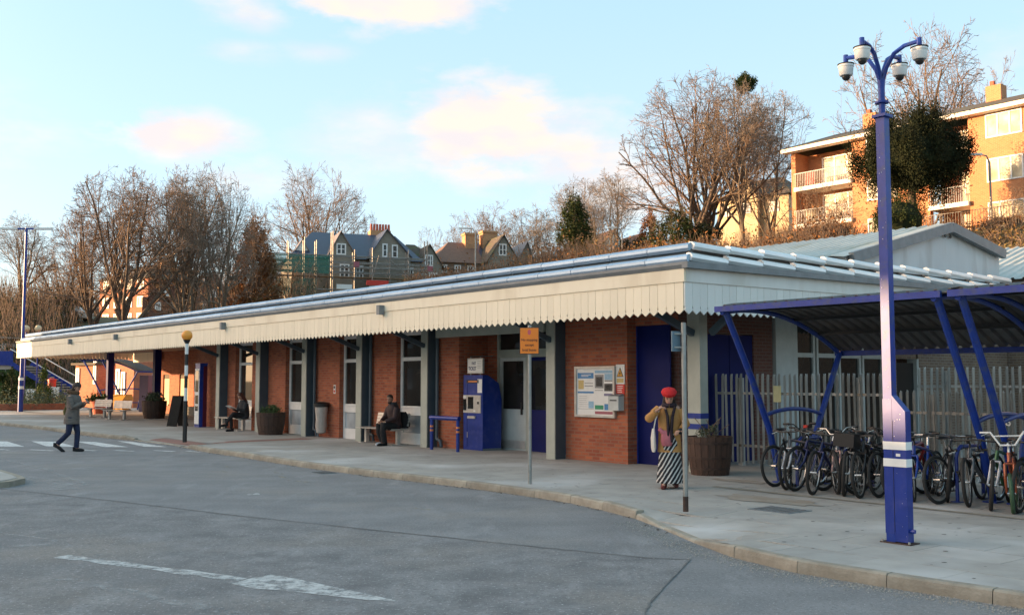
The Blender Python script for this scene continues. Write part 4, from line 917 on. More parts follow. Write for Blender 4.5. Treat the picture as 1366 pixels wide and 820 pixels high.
MB().tube([(-.28,.05,0),(-.28,.05,.92),(-.2,.05,.95)],.025,8).build('post','gutter',lbn,smooth=True); MB().lathe([(.20,.92),(.23,.93),(.24,1.02),(.20,1.06),(.05,1.08)],16).build('lid','black',lbn,smooth=True)
mt['bag']=M('pale_plastic_bag',(.52,.47,.42),(.36,.31,.27),6.,.4,stretch=(3,3,.5))
MB().lathe([(.05,.12),(.14,.15),(.18,.35),(.165,.55),(.185,.75),(.20,.92)],14).build('bag','bag',lbn,smooth=True)
# ================= planters =================
def leafball(name,c,rx,rz_,n,size,m,parent,seed=0,up=0.,clumps=14):
    rg=np.random.default_rng(seed); cc=rg.normal(size=(clumps,3)); cc/=np.linalg.norm(cc,axis=1)[:,None]; cc*=rg.uniform(.35,.95,(clumps,1))
    p=cc[rg.integers(0,clumps,n)]+rg.normal(scale=.22,size=(n,3)); p*=np.array([rx,rx,rz_]); p+=np.array(c)
    return leaves(name,p,size,m,parent,rg,up)
def leaves(name,p,size,m,parent,rg,up=0.,**k):
    n=len(p); a=rg.normal(size=(n,3)); a[:,2]+=up*3; a/=np.linalg.norm(a,axis=1)[:,None]; b=rg.normal(size=(n,3)); b-=a*(a*b).sum(1)[:,None]; b/=np.linalg.norm(b,axis=1)[:,None]
    s=size*rg.uniform(.5,1.4,(n,1)); v=np.stack([p-b*s*.35,p+a*s,p+b*s*.35,p-a*s*.25],1).reshape(-1,3)
    me=bpy.data.meshes.new(name); me.vertices.add(4*n); me.vertices.foreach_set('co',v.ravel()); me.loops.add(4*n); me.loops.foreach_set('vertex_index',np.arange(4*n)); me.polygons.add(n); me.polygons.foreach_set('loop_start',np.arange(n)*4); me.polygons.foreach_set('loop_total',np.full(n,4)); me.update(calc_edges=True); me.materials.append(mt[m] if isinstance(m,str) else m)
    return link(name,me,parent,**k)
LEAFSPEC=.12
mt['leaf']=M('mixed_green_leaf',(.10,.15,.06),(.04,.07,.03),5.,.7); mt['leafdark']=M('dark_evergreen_leaf',(.022,.028,.011),(.009,.012,.006),1.6,.8)
mt['leafgrey']=M('grey_green_leaf',(.16,.18,.11),(.07,.08,.05),5.,.8); mt['leafbrown']=M('russet_scrub_leaf',(.26,.12,.045),(.14,.065,.03),.7,.9,c3=(.16,.13,.05),s3=.25)
mt['leafivy']=M('ivy_leaf',(.055,.07,.022),(.025,.035,.012),1.,.8); mt['conifer']=M('conifer_leaf',(.10,.13,.03),(.045,.065,.018),2.,.8)
for q_ in ('leaf','leafdark','leafgrey','leafbrown','leafivy','conifer'): mt[q_].node_tree.nodes['Principled BSDF'].inputs['Specular IOR Level'].default_value=.1
def barrel(label,u,t,r0,H,plant,seed):
    r=sthing('barrel_planter',label,'planter',u,t,.12,0,'half barrel planters')
    n=20
    for k in range(n):
        a0=2*PI*k/n+.01; a1=2*PI*(k+1)/n-.01; m_=MB(); pr=[(r0*.86,0),(r0*1.0,H*.5),(r0*1.06,H)]
        vs=[]
        for rr,z in pr:
            for a,q in ((a0,rr),(a1,rr),(a1,rr-.03),(a0,rr-.03)): vs.append((q*math.cos(a),q*math.sin(a),z))
        fs=[(3,2,1,0),(8,9,10,11)]
        for L_ in (0,4): fs+=[(L_+i,L_+(i+1)%4,L_+4+(i+1)%4,L_+4+i) for i in range(4)]
        m_.add(vs,fs).build('stave','wood',r)
    for z in (.14,.42,.80): 
        rr=r0*(.86+.28*z if z<.5 else 1.0+.12*(z-.5))+.004; MB().lathe([(rr,H*z),(rr+.004,H*z+.02),(rr+.006,H*z+.045),(rr-.02,H*z+.05),(rr-.02,H*z)],24).build('hoop','hoop',r)
    MB().lathe([(.01,H-.07),(r0*.98,H-.07),(r0*.98,H-.10),(.01,H-.10)],18).build('soil','soil',r)
    rg=np.random.default_rng(seed)
    if plant=='spiky':
        m_=MB()
        for k in range(90):
            a=rg.uniform(0,2*PI); q=rg.uniform(.05,r0*.8); o=Vector((q*math.cos(a),q*math.sin(a),H-.08)); l=rg.uniform(.25,.5); d=Vector((math.cos(a)*rg.uniform(.1,.6),math.sin(a)*rg.uniform(.1,.6),1)).normalized(); e=o+d*l; s=Vector((-d.y,d.x,0))*.015+Vector((.01,0,0))
            m_.add([o-s,o+s,e],[(0,1,2)])
        m_.build('foliage','leaf',r); leafball('foliage',(0,0,H+.05),r0*.8,.16,500,.06,'leaf',r,seed)
    elif plant=='sparse':
        leafball('foliage',(0,0,H+.08),r0*.55,.14,160,.05,'leafgrey',r,seed); m_=MB()
        for k in range(14): m_.tube([(rg.uniform(-.2,.2),rg.uniform(-.2,.2),H-.08),(rg.uniform(-.35,.35),rg.uniform(-.35,.35),H+rg.uniform(.1,.35))],.006,4)
        m_.build('stems','twig',r)
    else: leafball('foliage',(0,0,H+.10),r0*.95,.28,1100,.08,'leafgrey',r,seed)
    return r
barrel('large dark half barrel planter with sparse plants beside the corner column',4.75,-.12,.40,.70,'sparse',1)
barrel('brown half barrel planter with spiky green plant between two columns',-13.1,-.33,.44,.70,'spiky',2)
barrel('dark half barrel planter with bushy grey-green plant behind the far bench',-29.1,1.6,.52,.80,'bushy',3)
tp=sthing('terracotta_pot','round terracotta pot of greenery beside the leftmost blue canopy post','planter',-37.2,1.6,.12)
MB().lathe([(.26,0),(.38,.55),(.42,.56),(.42,.66),(.36,.66),(.34,.58)],18).build('pot','terracotta',tp,smooth=True); leafball('foliage',(0,0,.82),.46,.30,700,.09,'leaf',tp,5)
# ================= benches =================
def bench(label,u,t,L,rz=0,group='metal benches'):
    r=sthing('metal_bench',label,'bench',u,t,.12,rz,group)
    for x in (.22,L-.22):
        p=MB(); p.box(x-.05,x+.05,-.04,.06,0,.40); p.box(x-.06,x+.06,-.22,.26,0,.025); p.box(x-.04,x+.04,-.22,.26,.385,.41); p.build('leg','alu',r)
    nslat=5
    for k in range(nslat): y=-.24+k*.095; MB().box(0,L,y,y+.08,.412,.435).build('seat_slat','alu',r)
    return r
def backpan(r,x0,x1):
    for k in range(4):
        z=.50+k*.085; y=.27+k*.018; MB().cbox(((x0+x1)/2,y,z+.035),(x1-x0,.012,.075),rx=R(-12)).build('back_slat','alu',r)
    for x in (x0+.1,x1-.1): MB().tube([(x,.22,.40),(x,.27,.48),(x,.35,.84)],.015,6).build('back_bracket','gutter',r,smooth=True)
b1=bench('metal bench the man with the rucksack sits on',-7.85,.0-.05,2.05); backpan(b1,.30,.95); backpan(b1,1.30,1.95)
b2=bench('metal bench under the reading woman between two columns',-17.75,-.05,2.15); backpan(b2,1.2,1.9)
b3=bench('pale metal bench farther left, near the terracotta pot',-32.6,-.3,1.35,R(24)); backpan(b3,.15,1.25)
b4=bench('pale metal bench right beside the bushy dark barrel planter',-29.2,-.5,1.35,R(24)); backpan(b4,.15,1.25)
# ================= totem and A-board =================
mt['matblack']=M('matt_black_board',(.03,.028,.026),None,6.,.95,spec=.08)
tt=sthing('information_totem','tall blue and white information totem with three dark screens','information totem',-19.78,-.22,.12)
bx('body','bluesteel',tt,.0,.44,.02,.30,0,2.3); bx('side_panel','brick_dark',tt,.441,.448,.15,.295,.02,2.25)
tt.children[1].data.materials[0]=M('maroon_panel',(.10,.01,.03),None,3.,.4)
fp=bx('front_panel','white',tt,.02,.42,-.0,.0185,.12,2.16)
for z0,z1 in ((1.30,2.08),(.86,1.18),(.60,.78)): bx('screen','glass',fp,.08,.36,-.006,-.0005,z0,z1)
MB().box(-.01,.45,.01,.31,2.301,2.36).build('cap','bluesteel',tt)
ab=sthing('a_board','black folding A-board standing beside the information totem','a-board',-20.8,-.45,.12,R(22))
MB().add([(-.26,-.30,0),(.26,-.30,0),(.26,-.04,1.15),(-.26,-.04,1.15),(-.26,-.27,0),(.26,-.27,0),(.26,-.01,1.15),(-.26,-.01,1.15)],[(0,1,2,3),(7,6,5,4),(0,4,5,1),(1,5,6,2),(2,6,7,3),(3,7,4,0)]).build('front_board','matblack',ab)
MB().add([(-.26,.30,0),(.26,.30,0),(.26,.04,1.15),(-.26,.04,1.15),(-.26,.27,0),(.26,.27,0),(.26,.01,1.15),(-.26,.01,1.15)],[(0,1,2,3),(7,6,5,4),(0,4,5,1),(1,5,6,2),(2,6,7,3),(3,7,4,0)]).build('back_board','matblack',ab)
# ================= flats on the hill =================
def frame_window(parent,u0,u1,z0,z1,y=-.02,mat='glass_c',m=.09,mull=1,fm='frame',bars=False):
    f=MB(); f.box(u0,u1,y-.03,y+.05,z0,z0+m); f.box(u0,u1,y-.03,y+.05,z1-m,z1); f.box(u0,u0+m,y-.03,y+.05,z0+m,z1-m); f.box(u1-m,u1,y-.03,y+.05,z0+m,z1-m)
    for k in range(mull): x=u0+(u1-u0)*(k+1)/(mull+1); f.box(x-m/2,x+m/2,y-.03,y+.05,z0+m,z1-m)
    if bars: zc=(z0+z1)/2; f.box(u0+m,u1-m,y-.02,y+.04,zc-.03,zc+.03)
    w=f.build('window',fm,parent); MB().box(u0+m,u1-m,y+.0,y+.02,z0+m,z1-m).build('pane',mat,w); return w
fl=thing('flats_block','long orange brick block of flats with balconies on the hill','block of flats',SW(-26.2,46,10),ROT)
fz=-10; BZ=10.6-10   # local z = world z - 10
def Z(z): return z-10
b=MB(); L=42
bal=[(0.35,4.9),(10.4,13.0),(24.5,28.0)]
x=0
for a,c in bal: b.box(x,a,0,.4,-1,Z(18.07)); x=c
b.box(x,L,0,.4,-1,Z(18.07)); b.box(0,.35,.4,9,-1,Z(18.07)); b.build('wall','brick_flat',fl)
for a,c in bal:
    bx('recess_wall','brick_flat',fl,a,c,1.6,1.8,-1,Z(18.07)); bx('recess_side','brick_flat',fl,c,c+.25,.4,1.6,-1,Z(18.07))
    for z in (15.52,12.85,10.3):
        if z>11: bx('balcony_slab','offwhite_skylit_cream',fl,a,c,-.25,1.6,Z(z)-.28,Z(z))
        frame_window(fl,a+1.2,c-.3,Z(z)+.1,Z(z)+2.2,1.52,mull=2)
        r_=MB(); r_.box(a,c,-.22,-.18,Z(z)+.95,Z(z)+1.02); 
        for k in range(int((c-a)/.14)): r_.box(a+k*.14,a+k*.14+.035,-.21,-.19,Z(z),Z(z)+.95)
        rr=r_.build('balcony_railing','gutter',fl)
        if a<1:
            bx('balcony_screen','red' if z>15 else 'render',rr,a+.9,a+1.7,-.16,-.13,Z(z)+.1,Z(z)+.9)
for s0 in (20.7,12.6,7.9,.9):
    for z0 in (16.55,13.82,11.15):
        frame_window(fl,26.7-s0,26.7-s0+2.2,Z(z0),Z(z0)+1.46,-.015,mull=2)
bx('eaves_board','offwhite_skylit_cream',fl,-.4,L,-.7,.0,Z(18.07),Z(18.32))
MB().add([(-.5,-.75,Z(18.33)),(L,-.75,Z(18.33)),(L,4.3,Z(20.0)),(.9,4.3,Z(20.0)),(-.5,9.6,Z(18.33)),(L,9.6,Z(18.33))],[(0,1,2,3),(3,2,5,4),(0,3,4)]).build('roof','tiles_dark',fl)
for x in (3.4,12.3): c=bx('chimney','brick_flat',fl,x,x+1.0,3.9,4.7,Z(19.6),Z(20.9)); bx('chimney_pot','terracotta',c,x+.2,x+.45,4.1,4.35,Z(20.9),Z(21.25))
ae=MB(); ae.tube([(3.9,4.3,Z(20.9)),(3.9,4.3,Z(25))],.03,5); 
for k in range(6): ae.tube([(3.2+k*.25,4.3-.3,Z(24.9)),(3.2+k*.25,4.3+.3,Z(24.9))],.014,3)
ae.tube([(3.0,4.3,Z(24.9)),(4.8,4.3,Z(24.9))],.02,4); ae.build('aerial','steel',fl)
# railing along the top of the bank, lamp post, clipped dome hedge
rl=thing('bank_railing','thin black vertical bar railing in front of the flats on the hill','railing',SW(-17.5,41,10.2),ROT)
bar=MB().box(-.012,.012,-.012,.012,0,1.25).mesh('bar',mt['black'])
for k in range(150): o=link('bar',bar,rl); o.location=(k*.16,0,0)
bx('rail','black',rl,0,24,-.02,.02,1.2,1.24); bx('rail','black',rl,0,24,-.02,.02,.12,.16)
def lamp(label,p,H,arm,rot=0,m='steel',cat='street lamp'):
    r=thing('street_lamp',label,cat,p,rot); MB().tube([(0,0,0),(0,0,H-.5),(arm*.25,0,H-.1),(arm,0,H)],[.07,.055,.045,.04],8).build('post',m,r,smooth=True)
    MB().cbox((arm*1.15,0,H-.02),(abs(arm)*.6+.25,.22,.12)).build('lamp_head','white',r); return r
lamp('slim street lamp standing in front of the flats, right of the yew',WP(1323,300,56),4.0,-.65,0)
lamp('street lamp rising between the scaffolded house and the brown roofed house',WP(634,395,88)-Vector((0,0,2)),8.0,-.9)
lamp('street lamp behind the scrub left of the small white gable',WP(830,345,80)-Vector((0,0,1.5)),4.0,-.7)
# ================= houses on the hill =================
def HX(p0,Y): 
    return (lambda px:(px-p0)*Y/1353*1.12),(lambda py:1.85+(507-py)*Y/1353)
def gable(r,x0,x1,xa,ze,za,y0,y1,mw,mr,z0=None,ov=.25,label=None):
    """gable wall (front at y0) and its two roof slopes running back to y1"""
    b=MB(); b.prism([(x0,z0 if z0 is not None else ze-1),(x1,z0 if z0 is not None else ze-1),(x1,ze),(xa,za),(x0,ze)],y0,y0+.3,'y'); b.build('gable_wall',mw,r)
    for (xe,sg) in ((x0,-1),(x1,1)):
        dx=xa-xe; sl=(za-ze)/dx; xo=xe+sg*ov; zo=ze+sl*(xo-xe)
        MB().add([(xo,y0-.25,zo+.08),(xa,y0-.25,za+.08),(xa,y1,za+.08),(xo,y1,zo+.08),(xo,y0-.25,zo-.04),(xa,y0-.25,za-.04),(xa,y1,za-.04),(xo,y1,zo-.04)],[(0,1,2,3),(7,6,5,4),(0,4,5,1),(1,5,6,2),(2,6,7,3),(3,7,4,0)]).build('roof_slope',mr,r)
def hip(r,x0,x1,y0,y1,ze,zr,xr0,xr1,mr,ym=None,ov=.4,name='roof'):
    ym=ym or (y0+y1)/2
    MB().add([(x0-ov,y0-ov,ze),(x1+ov,y0-ov,ze),(x1+ov,y1+ov,ze),(x0-ov,y1+ov,ze),(xr0,ym,zr),(xr1,ym,zr)],[(0,1,5,4),(1,2,5),(2,3,4,5),(3,0,4)]).build(name,mr,r)
# scaffolded stone house
Y=110; X,ZZ=HX(490,Y); X=lambda px:(px-490)*Y/1353*1.17; a0=WP(497,400,Y); hs=thing('scaffolded_house','grey brick house with blue slate gabled roofs and scaffolding round it','house',(a0.x,Y,0),R(20))
MB().box(X(398),X(545),0,9,7,ZZ(346)).build('wall','brick_grey',hs); MB().box(X(545),X(590),2.5,9,7,ZZ(350)).build('wall','brick_grey',hs)
hip(hs,X(398),X(545),0,10,ZZ(346),ZZ(303),X(428),X(528),'slate',ym=5); hip(hs,X(535),X(592),2.5,10,ZZ(352),ZZ(312),X(545),X(556),'tiles_dark')
gable(hs,X(438),X(467),X(451),ZZ(340),ZZ(311),-.9,4,'brick_grey','slate_pale',ZZ(346)-4)
gable(hs,X(484),X(531),X(503),ZZ(341),ZZ(306),-1.2,4.5,'brick_grey','slate',ZZ(346)-4)
gable(hs,X(548),X(577),X(562),ZZ(347),ZZ(319),1.6,6,'brick_grey','tiles_dark',7)
def wn(r,px0,px1,py0,py1,y,X,ZZ,mull=1,mat='glass'): frame_window(r,X(px0),X(px1),ZZ(py1),ZZ(py0),y,mat=mat,m=.14,mull=mull,bars=True)
wn(hs,446,457,327,342,-.93,X,ZZ); wn(hs,498,504,325,343,-1.23,X,ZZ,0); wn(hs,509,516,326,344,-1.23,X,ZZ,0); wn(hs,556,566,333,349,1.57,X,ZZ,2)
for p in ((450,461),(470,479),(487,495),(512,522),(530,538)): wn(hs,p[0],p[1],354,372,-.03 if p[0]>468 else -.93,X,ZZ,1)
wn(hs,552,558,360,375,1.57,X,ZZ,1); wn(hs,561,572,358,374,1.57,X,ZZ,2)
gable(hs,X(404),X(417),X(410.5),ZZ(334),ZZ(322),.9,3,'white','slate_pale',ZZ(342)); wn(hs,407.5,413.5,327,339,.86,X,ZZ,1,'glass_c')
ch=MB().box(X(498),X(523),5.0,6.4,ZZ(325),ZZ(296)).build('chimney','chimbrick',hs)
for k in range(7): MB().tube([(X(500.5)+k*.34,5.7,ZZ(296)),(X(500.5)+k*.34,5.7,ZZ(286))],[.16,.13],8).build('chimney_pot','terracotta',ch)
# scaffold
sc=thing('scaffolding','tube scaffolding with a board deck and green netting round the grey house','scaffolding',(a0.x,Y,0),R(20))
xs_=[354,372,390,407,420,438,462,482,502,523,545]
for i,px in enumerate(xs_):
    for y in (-2.2,-3.3):
        top=ZZ([350,352,330,325,330,316,338,334,340,338,322][i]+random.uniform(-3,3)); MB().tube([(X(px),y,7.5),(X(px),y,top)],.06,5).build('standard','scaf',sc)
for zpy in (347,355,361,368,391):
    for y in (-2.25,-3.35): MB().tube([(X(350),y,ZZ(zpy)),(X(547),y,ZZ(zpy))],.06,5).build('ledger','scaf',sc)
for a,c in (((482,374),(489,345)),((502,350),(523,372)),((407,392),(420,350))): MB().tube([(X(a[0]),-3.4,ZZ(a[1])),(X(c[0]),-3.4,ZZ(c[1]))],.045,5).build('brace','scaf',sc)
for k in range(5): y=-3.3+k*.23; MB().box(X(350),X(547),y,y+.215,ZZ(374.5),ZZ(373.6)).build('deck_board','plank',sc)
MB().box(X(354),X(434),-3.44,-3.41,ZZ(371),ZZ(348)).build('netting','net',sc); MB().box(X(354),X(420),-3.44,-3.41,ZZ(400),ZZ(378)).build('netting','net',sc)
for a,c,z0,z1 in ((461,467,361,354),(545,551,363,356)): MB().box(X(a),X(c),-3.5,-3.46,ZZ(z0),ZZ(z1)).build('site_notice','p_m',sc)
MB().box(X(475),X(500),-3.5,-3.46,ZZ(384),ZZ(377.5)).build('banner','red',sc); MB().box(X(442),X(459),-3.5,-3.46,ZZ(390),ZZ(384)).build('banner','white',sc)
# brown roofed house
Y=116; X,ZZ=HX(650,Y); a0=WP(650,400,Y); h2=thing('brown_roofed_house','older brick house with brown tiled hip roof and two orange chimneys','house',(a0.x,Y,0),R(20))
MB().box(X(588),X(646),1,9,7,ZZ(349)).build('wall','brick_brown',h2); MB().box(X(646),X(700),0,9,7,ZZ(347)).build('wall','stone',h2)
hip(h2,X(588),X(646),1,10,ZZ(350),ZZ(315),X(618),X(650),'tiles'); hip(h2,X(640),X(700),1.5,10,ZZ(348),ZZ(315),X(655),X(690),'slate',name='roof')
gable(h2,X(647),X(684),X(666),ZZ(346),ZZ(313),-1.2,5,'brick_grey','tiles_dark',7); wn(h2,660,670,325,341,-1.23,X,ZZ,1); gable(h2,X(690),X(712),X(703),ZZ(345),ZZ(318),.5,6,'brick_grey','slate_pale',7)
for p in ((596,603),(612,620),(628,636)): wn(h2,p[0],p[1],353,364,.97,X,ZZ)
for p,q in (((636,651),(303,318)),((659,678),(298.5,316))):
    c=MB().box(X(p[0]),X(p[1]),4.2,5.6,ZZ(q[1]+8),ZZ(q[0])).build('chimney','chimbrick',h2); MB().box(X(p[0])-.1,X(p[1])+.1,4.1,5.7,ZZ(q[0])-.25,ZZ(q[0])-.0).build('cap_course','chimbrick',c)
# small far houses
Y=130; X,ZZ=HX(825,Y); a0=WP(825,400,Y); h3=thing('white_gabled_house','far low house with white gable ends and brown chimneys above the scrub','house',(a0.x,Y,0),R(20))
gable(h3,X(804),X(832),X(820),ZZ(326),ZZ(305),0,8,'offwhite_skylit_cream','tiles',7); gable(h3,X(846),X(871),X(858),ZZ(330),ZZ(308),0,8,'offwhite_skylit_cream','tiles',7); MB().box(X(790),X(880),3,9,7,ZZ(326)).build('wall','brick_brown',h3); hip(h3,X(788),X(880),3,9.5,ZZ(326),ZZ(312),X(800),X(868),'tiles')
for p,q in (((802,820),293),((786,797),297)): MB().box(X(p[0]),X(p[1]),5.5,7,ZZ(322),ZZ(q)).build('chimney','brick_brown',h3)
Y=88; X,ZZ=HX(1000,Y); a0=WP(1000,330,Y); h4=thing('cream_house','sunlit cream rendered house with mottled brown hipped roof behind the big bare tree','house',(a0.x,Y,0),R(-38))
MB().box(X(958),X(1050),0,8,8,ZZ(262)).build('wall','render',h4); hip(h4,X(958),X(1050),0,8,ZZ(262),ZZ(226),X(990),X(1020),'tiles_dark'); gable(h4,X(985),X(1015),X(1000),ZZ(262),ZZ(236),-.6,4,'render','tiles_dark',8)
for p in ((966,974),(994,1006),(1026,1038)): wn(h4,p[0],p[1],270,284,-.63 if p[0]==994 else -.03,X,ZZ,1,'glass_b')
# orange and dark brick houses behind the left trees
Y=120; X,ZZ=HX(165,Y); a0=WP(165,430,Y); h5=thing('orange_brick_building','sunlit orange brick building with cream windows behind the left trees','building',(a0.x,Y,0),R(-30))
MB().box(X(120),X(206),0,9,6,ZZ(372)).build('wall','brick_far',h5); hip(h5,X(120),X(206),0,9,ZZ(372),ZZ(348),X(140),X(186),'tiles_dark'); 
for px in (127,147,168,188):
    for py in (372,396,418): frame_window(h5,X(px),X(px+11),ZZ(py+14),ZZ(py),-.03,mull=1,m=.15)
MB().box(X(186),X(194),3,4.4,ZZ(365),ZZ(345)).build('chimney','chimbrick',h5)
Y=118; X,ZZ=HX(290,Y); a0=WP(290,430,Y); h6=thing('dark_brick_terrace','dark red brick gabled terrace in shade behind the left trees','building',(a0.x,Y,0),R(20))
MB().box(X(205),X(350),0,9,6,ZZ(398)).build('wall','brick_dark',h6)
for k,(p0,p1,pa,t_) in enumerate(((212,250,231,372),(262,305,284,360),(308,350,330,368))):
    gable(h6,X(p0),X(p1),X(pa),ZZ(398),ZZ(t_),-.5,7,'brick_dark','slate_pale',6); wn(h6,pa-4,pa+4,386,397,-.53,X,ZZ,1,'glass_b'); wn(h6,pa-12,pa-5,405,416,-.53,X,ZZ,1,'glass_b'); wn(h6,pa+5,pa+12,405,416,-.53,X,ZZ,1,'glass_b')
# ================= bare trees =================
def segmesh(name,S,m,minr=.0):
    """S: rows p0(3) p1(3) r0 r1 -> open tubes, vectorised"""
    S=np.asarray(S,float); n=len(S); k=4 if name=='trunk' else 3
    p0=S[:,0:3];p1=S[:,3:6]; d=p1-p0; d/=np.linalg.norm(d,axis=1)[:,None]+1e-9
    up=np.where(np.abs(d[:,2:3])<.9,np.array([[0,0,1.]]),np.array([[1.,0,0]])); x=np.cross(d,up); x/=np.linalg.norm(x,axis=1)[:,None]; y=np.cross(d,x)
    if name=='trunk': k=7
    V=[]
    for p,r in ((p0,S[:,6]),(p1,S[:,7])):
        for j in range(k):
            a=2*PI*j/k; V.append(p+x*(np.cos(a)*r)[:,None]+y*(np.sin(a)*r)[:,None])
    V=np.stack(V,1).reshape(-1,3); base=(np.arange(n)*2*k)[:,None,None]
    q=np.array([[j,(j+1)%k,k+(j+1)%k,k+j] for j in range(k)])[None]; F=(base+q).reshape(-1)
    me=bpy.data.meshes.new(name); me.vertices.add(len(V)); me.vertices.foreach_set('co',V.ravel()); me.loops.add(len(F)); me.loops.foreach_set('vertex_index',F)
    nf=len(F)//4; me.polygons.add(nf); me.polygons.foreach_set('loop_start',np.arange(nf)*4); me.polygons.foreach_set('loop_total',np.full(nf,4)); me.polygons.foreach_set('use_smooth',np.full(nf,True)); me.update(calc_edges=True); me.materials.append(mt[m]); return me
def gen_tree(seed,H=15,trunk=.2,nl=7,ch=(6,5,5,4),ang=.62,up=.10,r0=.42,wander=.17,pale=False,dense=1.0,multi=1,rx=.45):
    rnd=random.Random(seed); thick=[];thin=[]
    def perp(d):
        v=Vector((rnd.gauss(0,1),rnd.gauss(0,1),rnd.gauss(0,1))); v-=d*v.dot(d); return v.normalized()
    zc=H*.60; RZ=H*.42; RX=H*rx
    def outside(q,k): return (q.x/RX)**2+(q.y/RX)**2+((q.z-zc)/(RZ if q.z>zc else H*.75))**2>k
    def grow(p,d,L,r,lv):
        n=(3,7,5,4,3,2)[lv]; rr=r; pts=[(p.copy(),d.copy(),r)]; lim=rnd.uniform(.75,1.2)
        for i in range(n):
            dn=(d+perp(d)*wander*rnd.uniform(.4,1.6)+Vector((0,0,up*(0,1,.5,.25,.1,0)[lv]))).normalized()
            q=p+dn*L/n; r1=r*(1-(i+1)/n*(.35,.72,.6,.5,.5,.5)[lv])
            (thick if lv<=1 and r>.05 else thin).append((*p,*q,max(rr,.014),max(r1,.011))); p=q;d=dn;rr=r1; pts.append((p.copy(),d.copy(),r1))
            if lv and outside(q,lim): break
        if lv>len(ch): return
        nc=ch[lv-1] if lv>=1 else nl
        nc=max(1,int(nc*dense+rnd.random()-.2)); az0=rnd.uniform(0,6.28)
        for c in range(nc):
            if lv==0:
                f=.55+.45*(c/nc); a=(.25+.80*((c*.618)%1.0))*ang/.62; az=az0+c*2.4; cd=Vector((math.sin(a)*math.cos(az),math.sin(a)*math.sin(az),math.cos(a)))
            else:
                f=.18+.80*(c+rnd.random())/nc
            k=min(len(pts)-2,int(f*(len(pts)-1))); w=f*(len(pts)-1)-k; o=pts[k][0].lerp(pts[k+1][0],min(1,w)); dd=pts[k][1]
            if lv:
                a=rnd.uniform(.5,1.0); cd=(dd*math.cos(a)+perp(dd)*math.sin(a)).normalized()
                if cd.z<-.1: cd.z*=.3; cd.normalize()
            ll=L*rnd.uniform(.45,.70)*(1.1-.45*f) if lv else H*rnd.uniform(.60,.80)
            grow(o,cd,ll,max(.014,pts[k][2]*rnd.uniform(.42,.62)) if lv else r*rnd.uniform(.36,.58),lv+1)
    for m_ in range(multi):
        o=Vector((0,0,-.6)) if multi==1 else Vector((rnd.uniform(-.9,.9),rnd.uniform(-.5,.5),-.6)); dd=Vector((rnd.gauss(0,.06),rnd.gauss(0,.06),1)) if multi==1 else Vector((rnd.gauss(0,.16),rnd.gauss(0,.1),1)).normalized()
        grow(o,dd,H*trunk+.6,r0/(1 if multi==1 else 1.25),0)
    tw='twig_pale' if pale else 'twig'; bk='bark_pale' if pale else 'bark'
    return segmesh('trunk',thick,bk),segmesh('crown',thin,tw),len(thick)+len(thin)
kinds={}
kinds['a']=gen_tree(11,15,trunk=.18,nl=7,ch=(7,6,4,3),up=.10)
kinds['b']=gen_tree(23,15,trunk=.26,nl=7,ang=.5,up=.12,ch=(7,6,4,3),pale=True,rx=.38)
kinds['c']=gen_tree(37,15,trunk=.15,nl=8,ang=.72,up=.13,ch=(8,6,4,3),rx=.52)
kinds['d']=gen_tree(41,15,trunk=.20,nl=6,ang=.62,up=.10,ch=(6,5,4,3),r0=.5,multi=3,rx=.50)
kinds['e']=gen_tree(59,9,trunk=.15,nl=6,ang=.62,up=.12,ch=(6,5,4),r0=.16,rx=.45)
kinds['f']=gen_tree(67,15,trunk=.3,nl=7,ang=.5,up=.12,ch=(8,6,4,3),r0=.28,pale=True,rx=.36)
kinds['g']=gen_tree(83,15,trunk=.36,nl=8,ang=.66,up=.10,ch=(7,6,5,3),rx=.50)
print('SEGS',[k[2] for k in kinds.values()])
def ztop(me): return max(v.co.z for v in me.vertices)
zt={}
for k,v in kinds.items():
    co=np.zeros(len(v[1].vertices)*3); v[1].vertices.foreach_get('co',co); co=co.reshape(-1,3); kinds[k]=(*v,np.percentile(np.abs(co[:,0]),97)); zt[k]=np.percentile(co[:,2],99.6)
def tree(kind,label,px,Y,pytop,halfw,rz=0,group='bare trees on the hill',basey=None):
    p=WP(px,400,Y); g=hgt(p.x,p.y) if basey is None else WP(px,basey,Y).z
    H=WP(px,pytop,Y).z-g; sz=H/zt[kind]; sx=halfw*Y/1353/kinds[kind][3]
    t=thing('bare_tree',label,'tree',(p.x,p.y,g-.1),rz,group,(sx,sx,sz))
    link('trunk',kinds[kind][0],t); link('crown',kinds[kind][1],t); return t
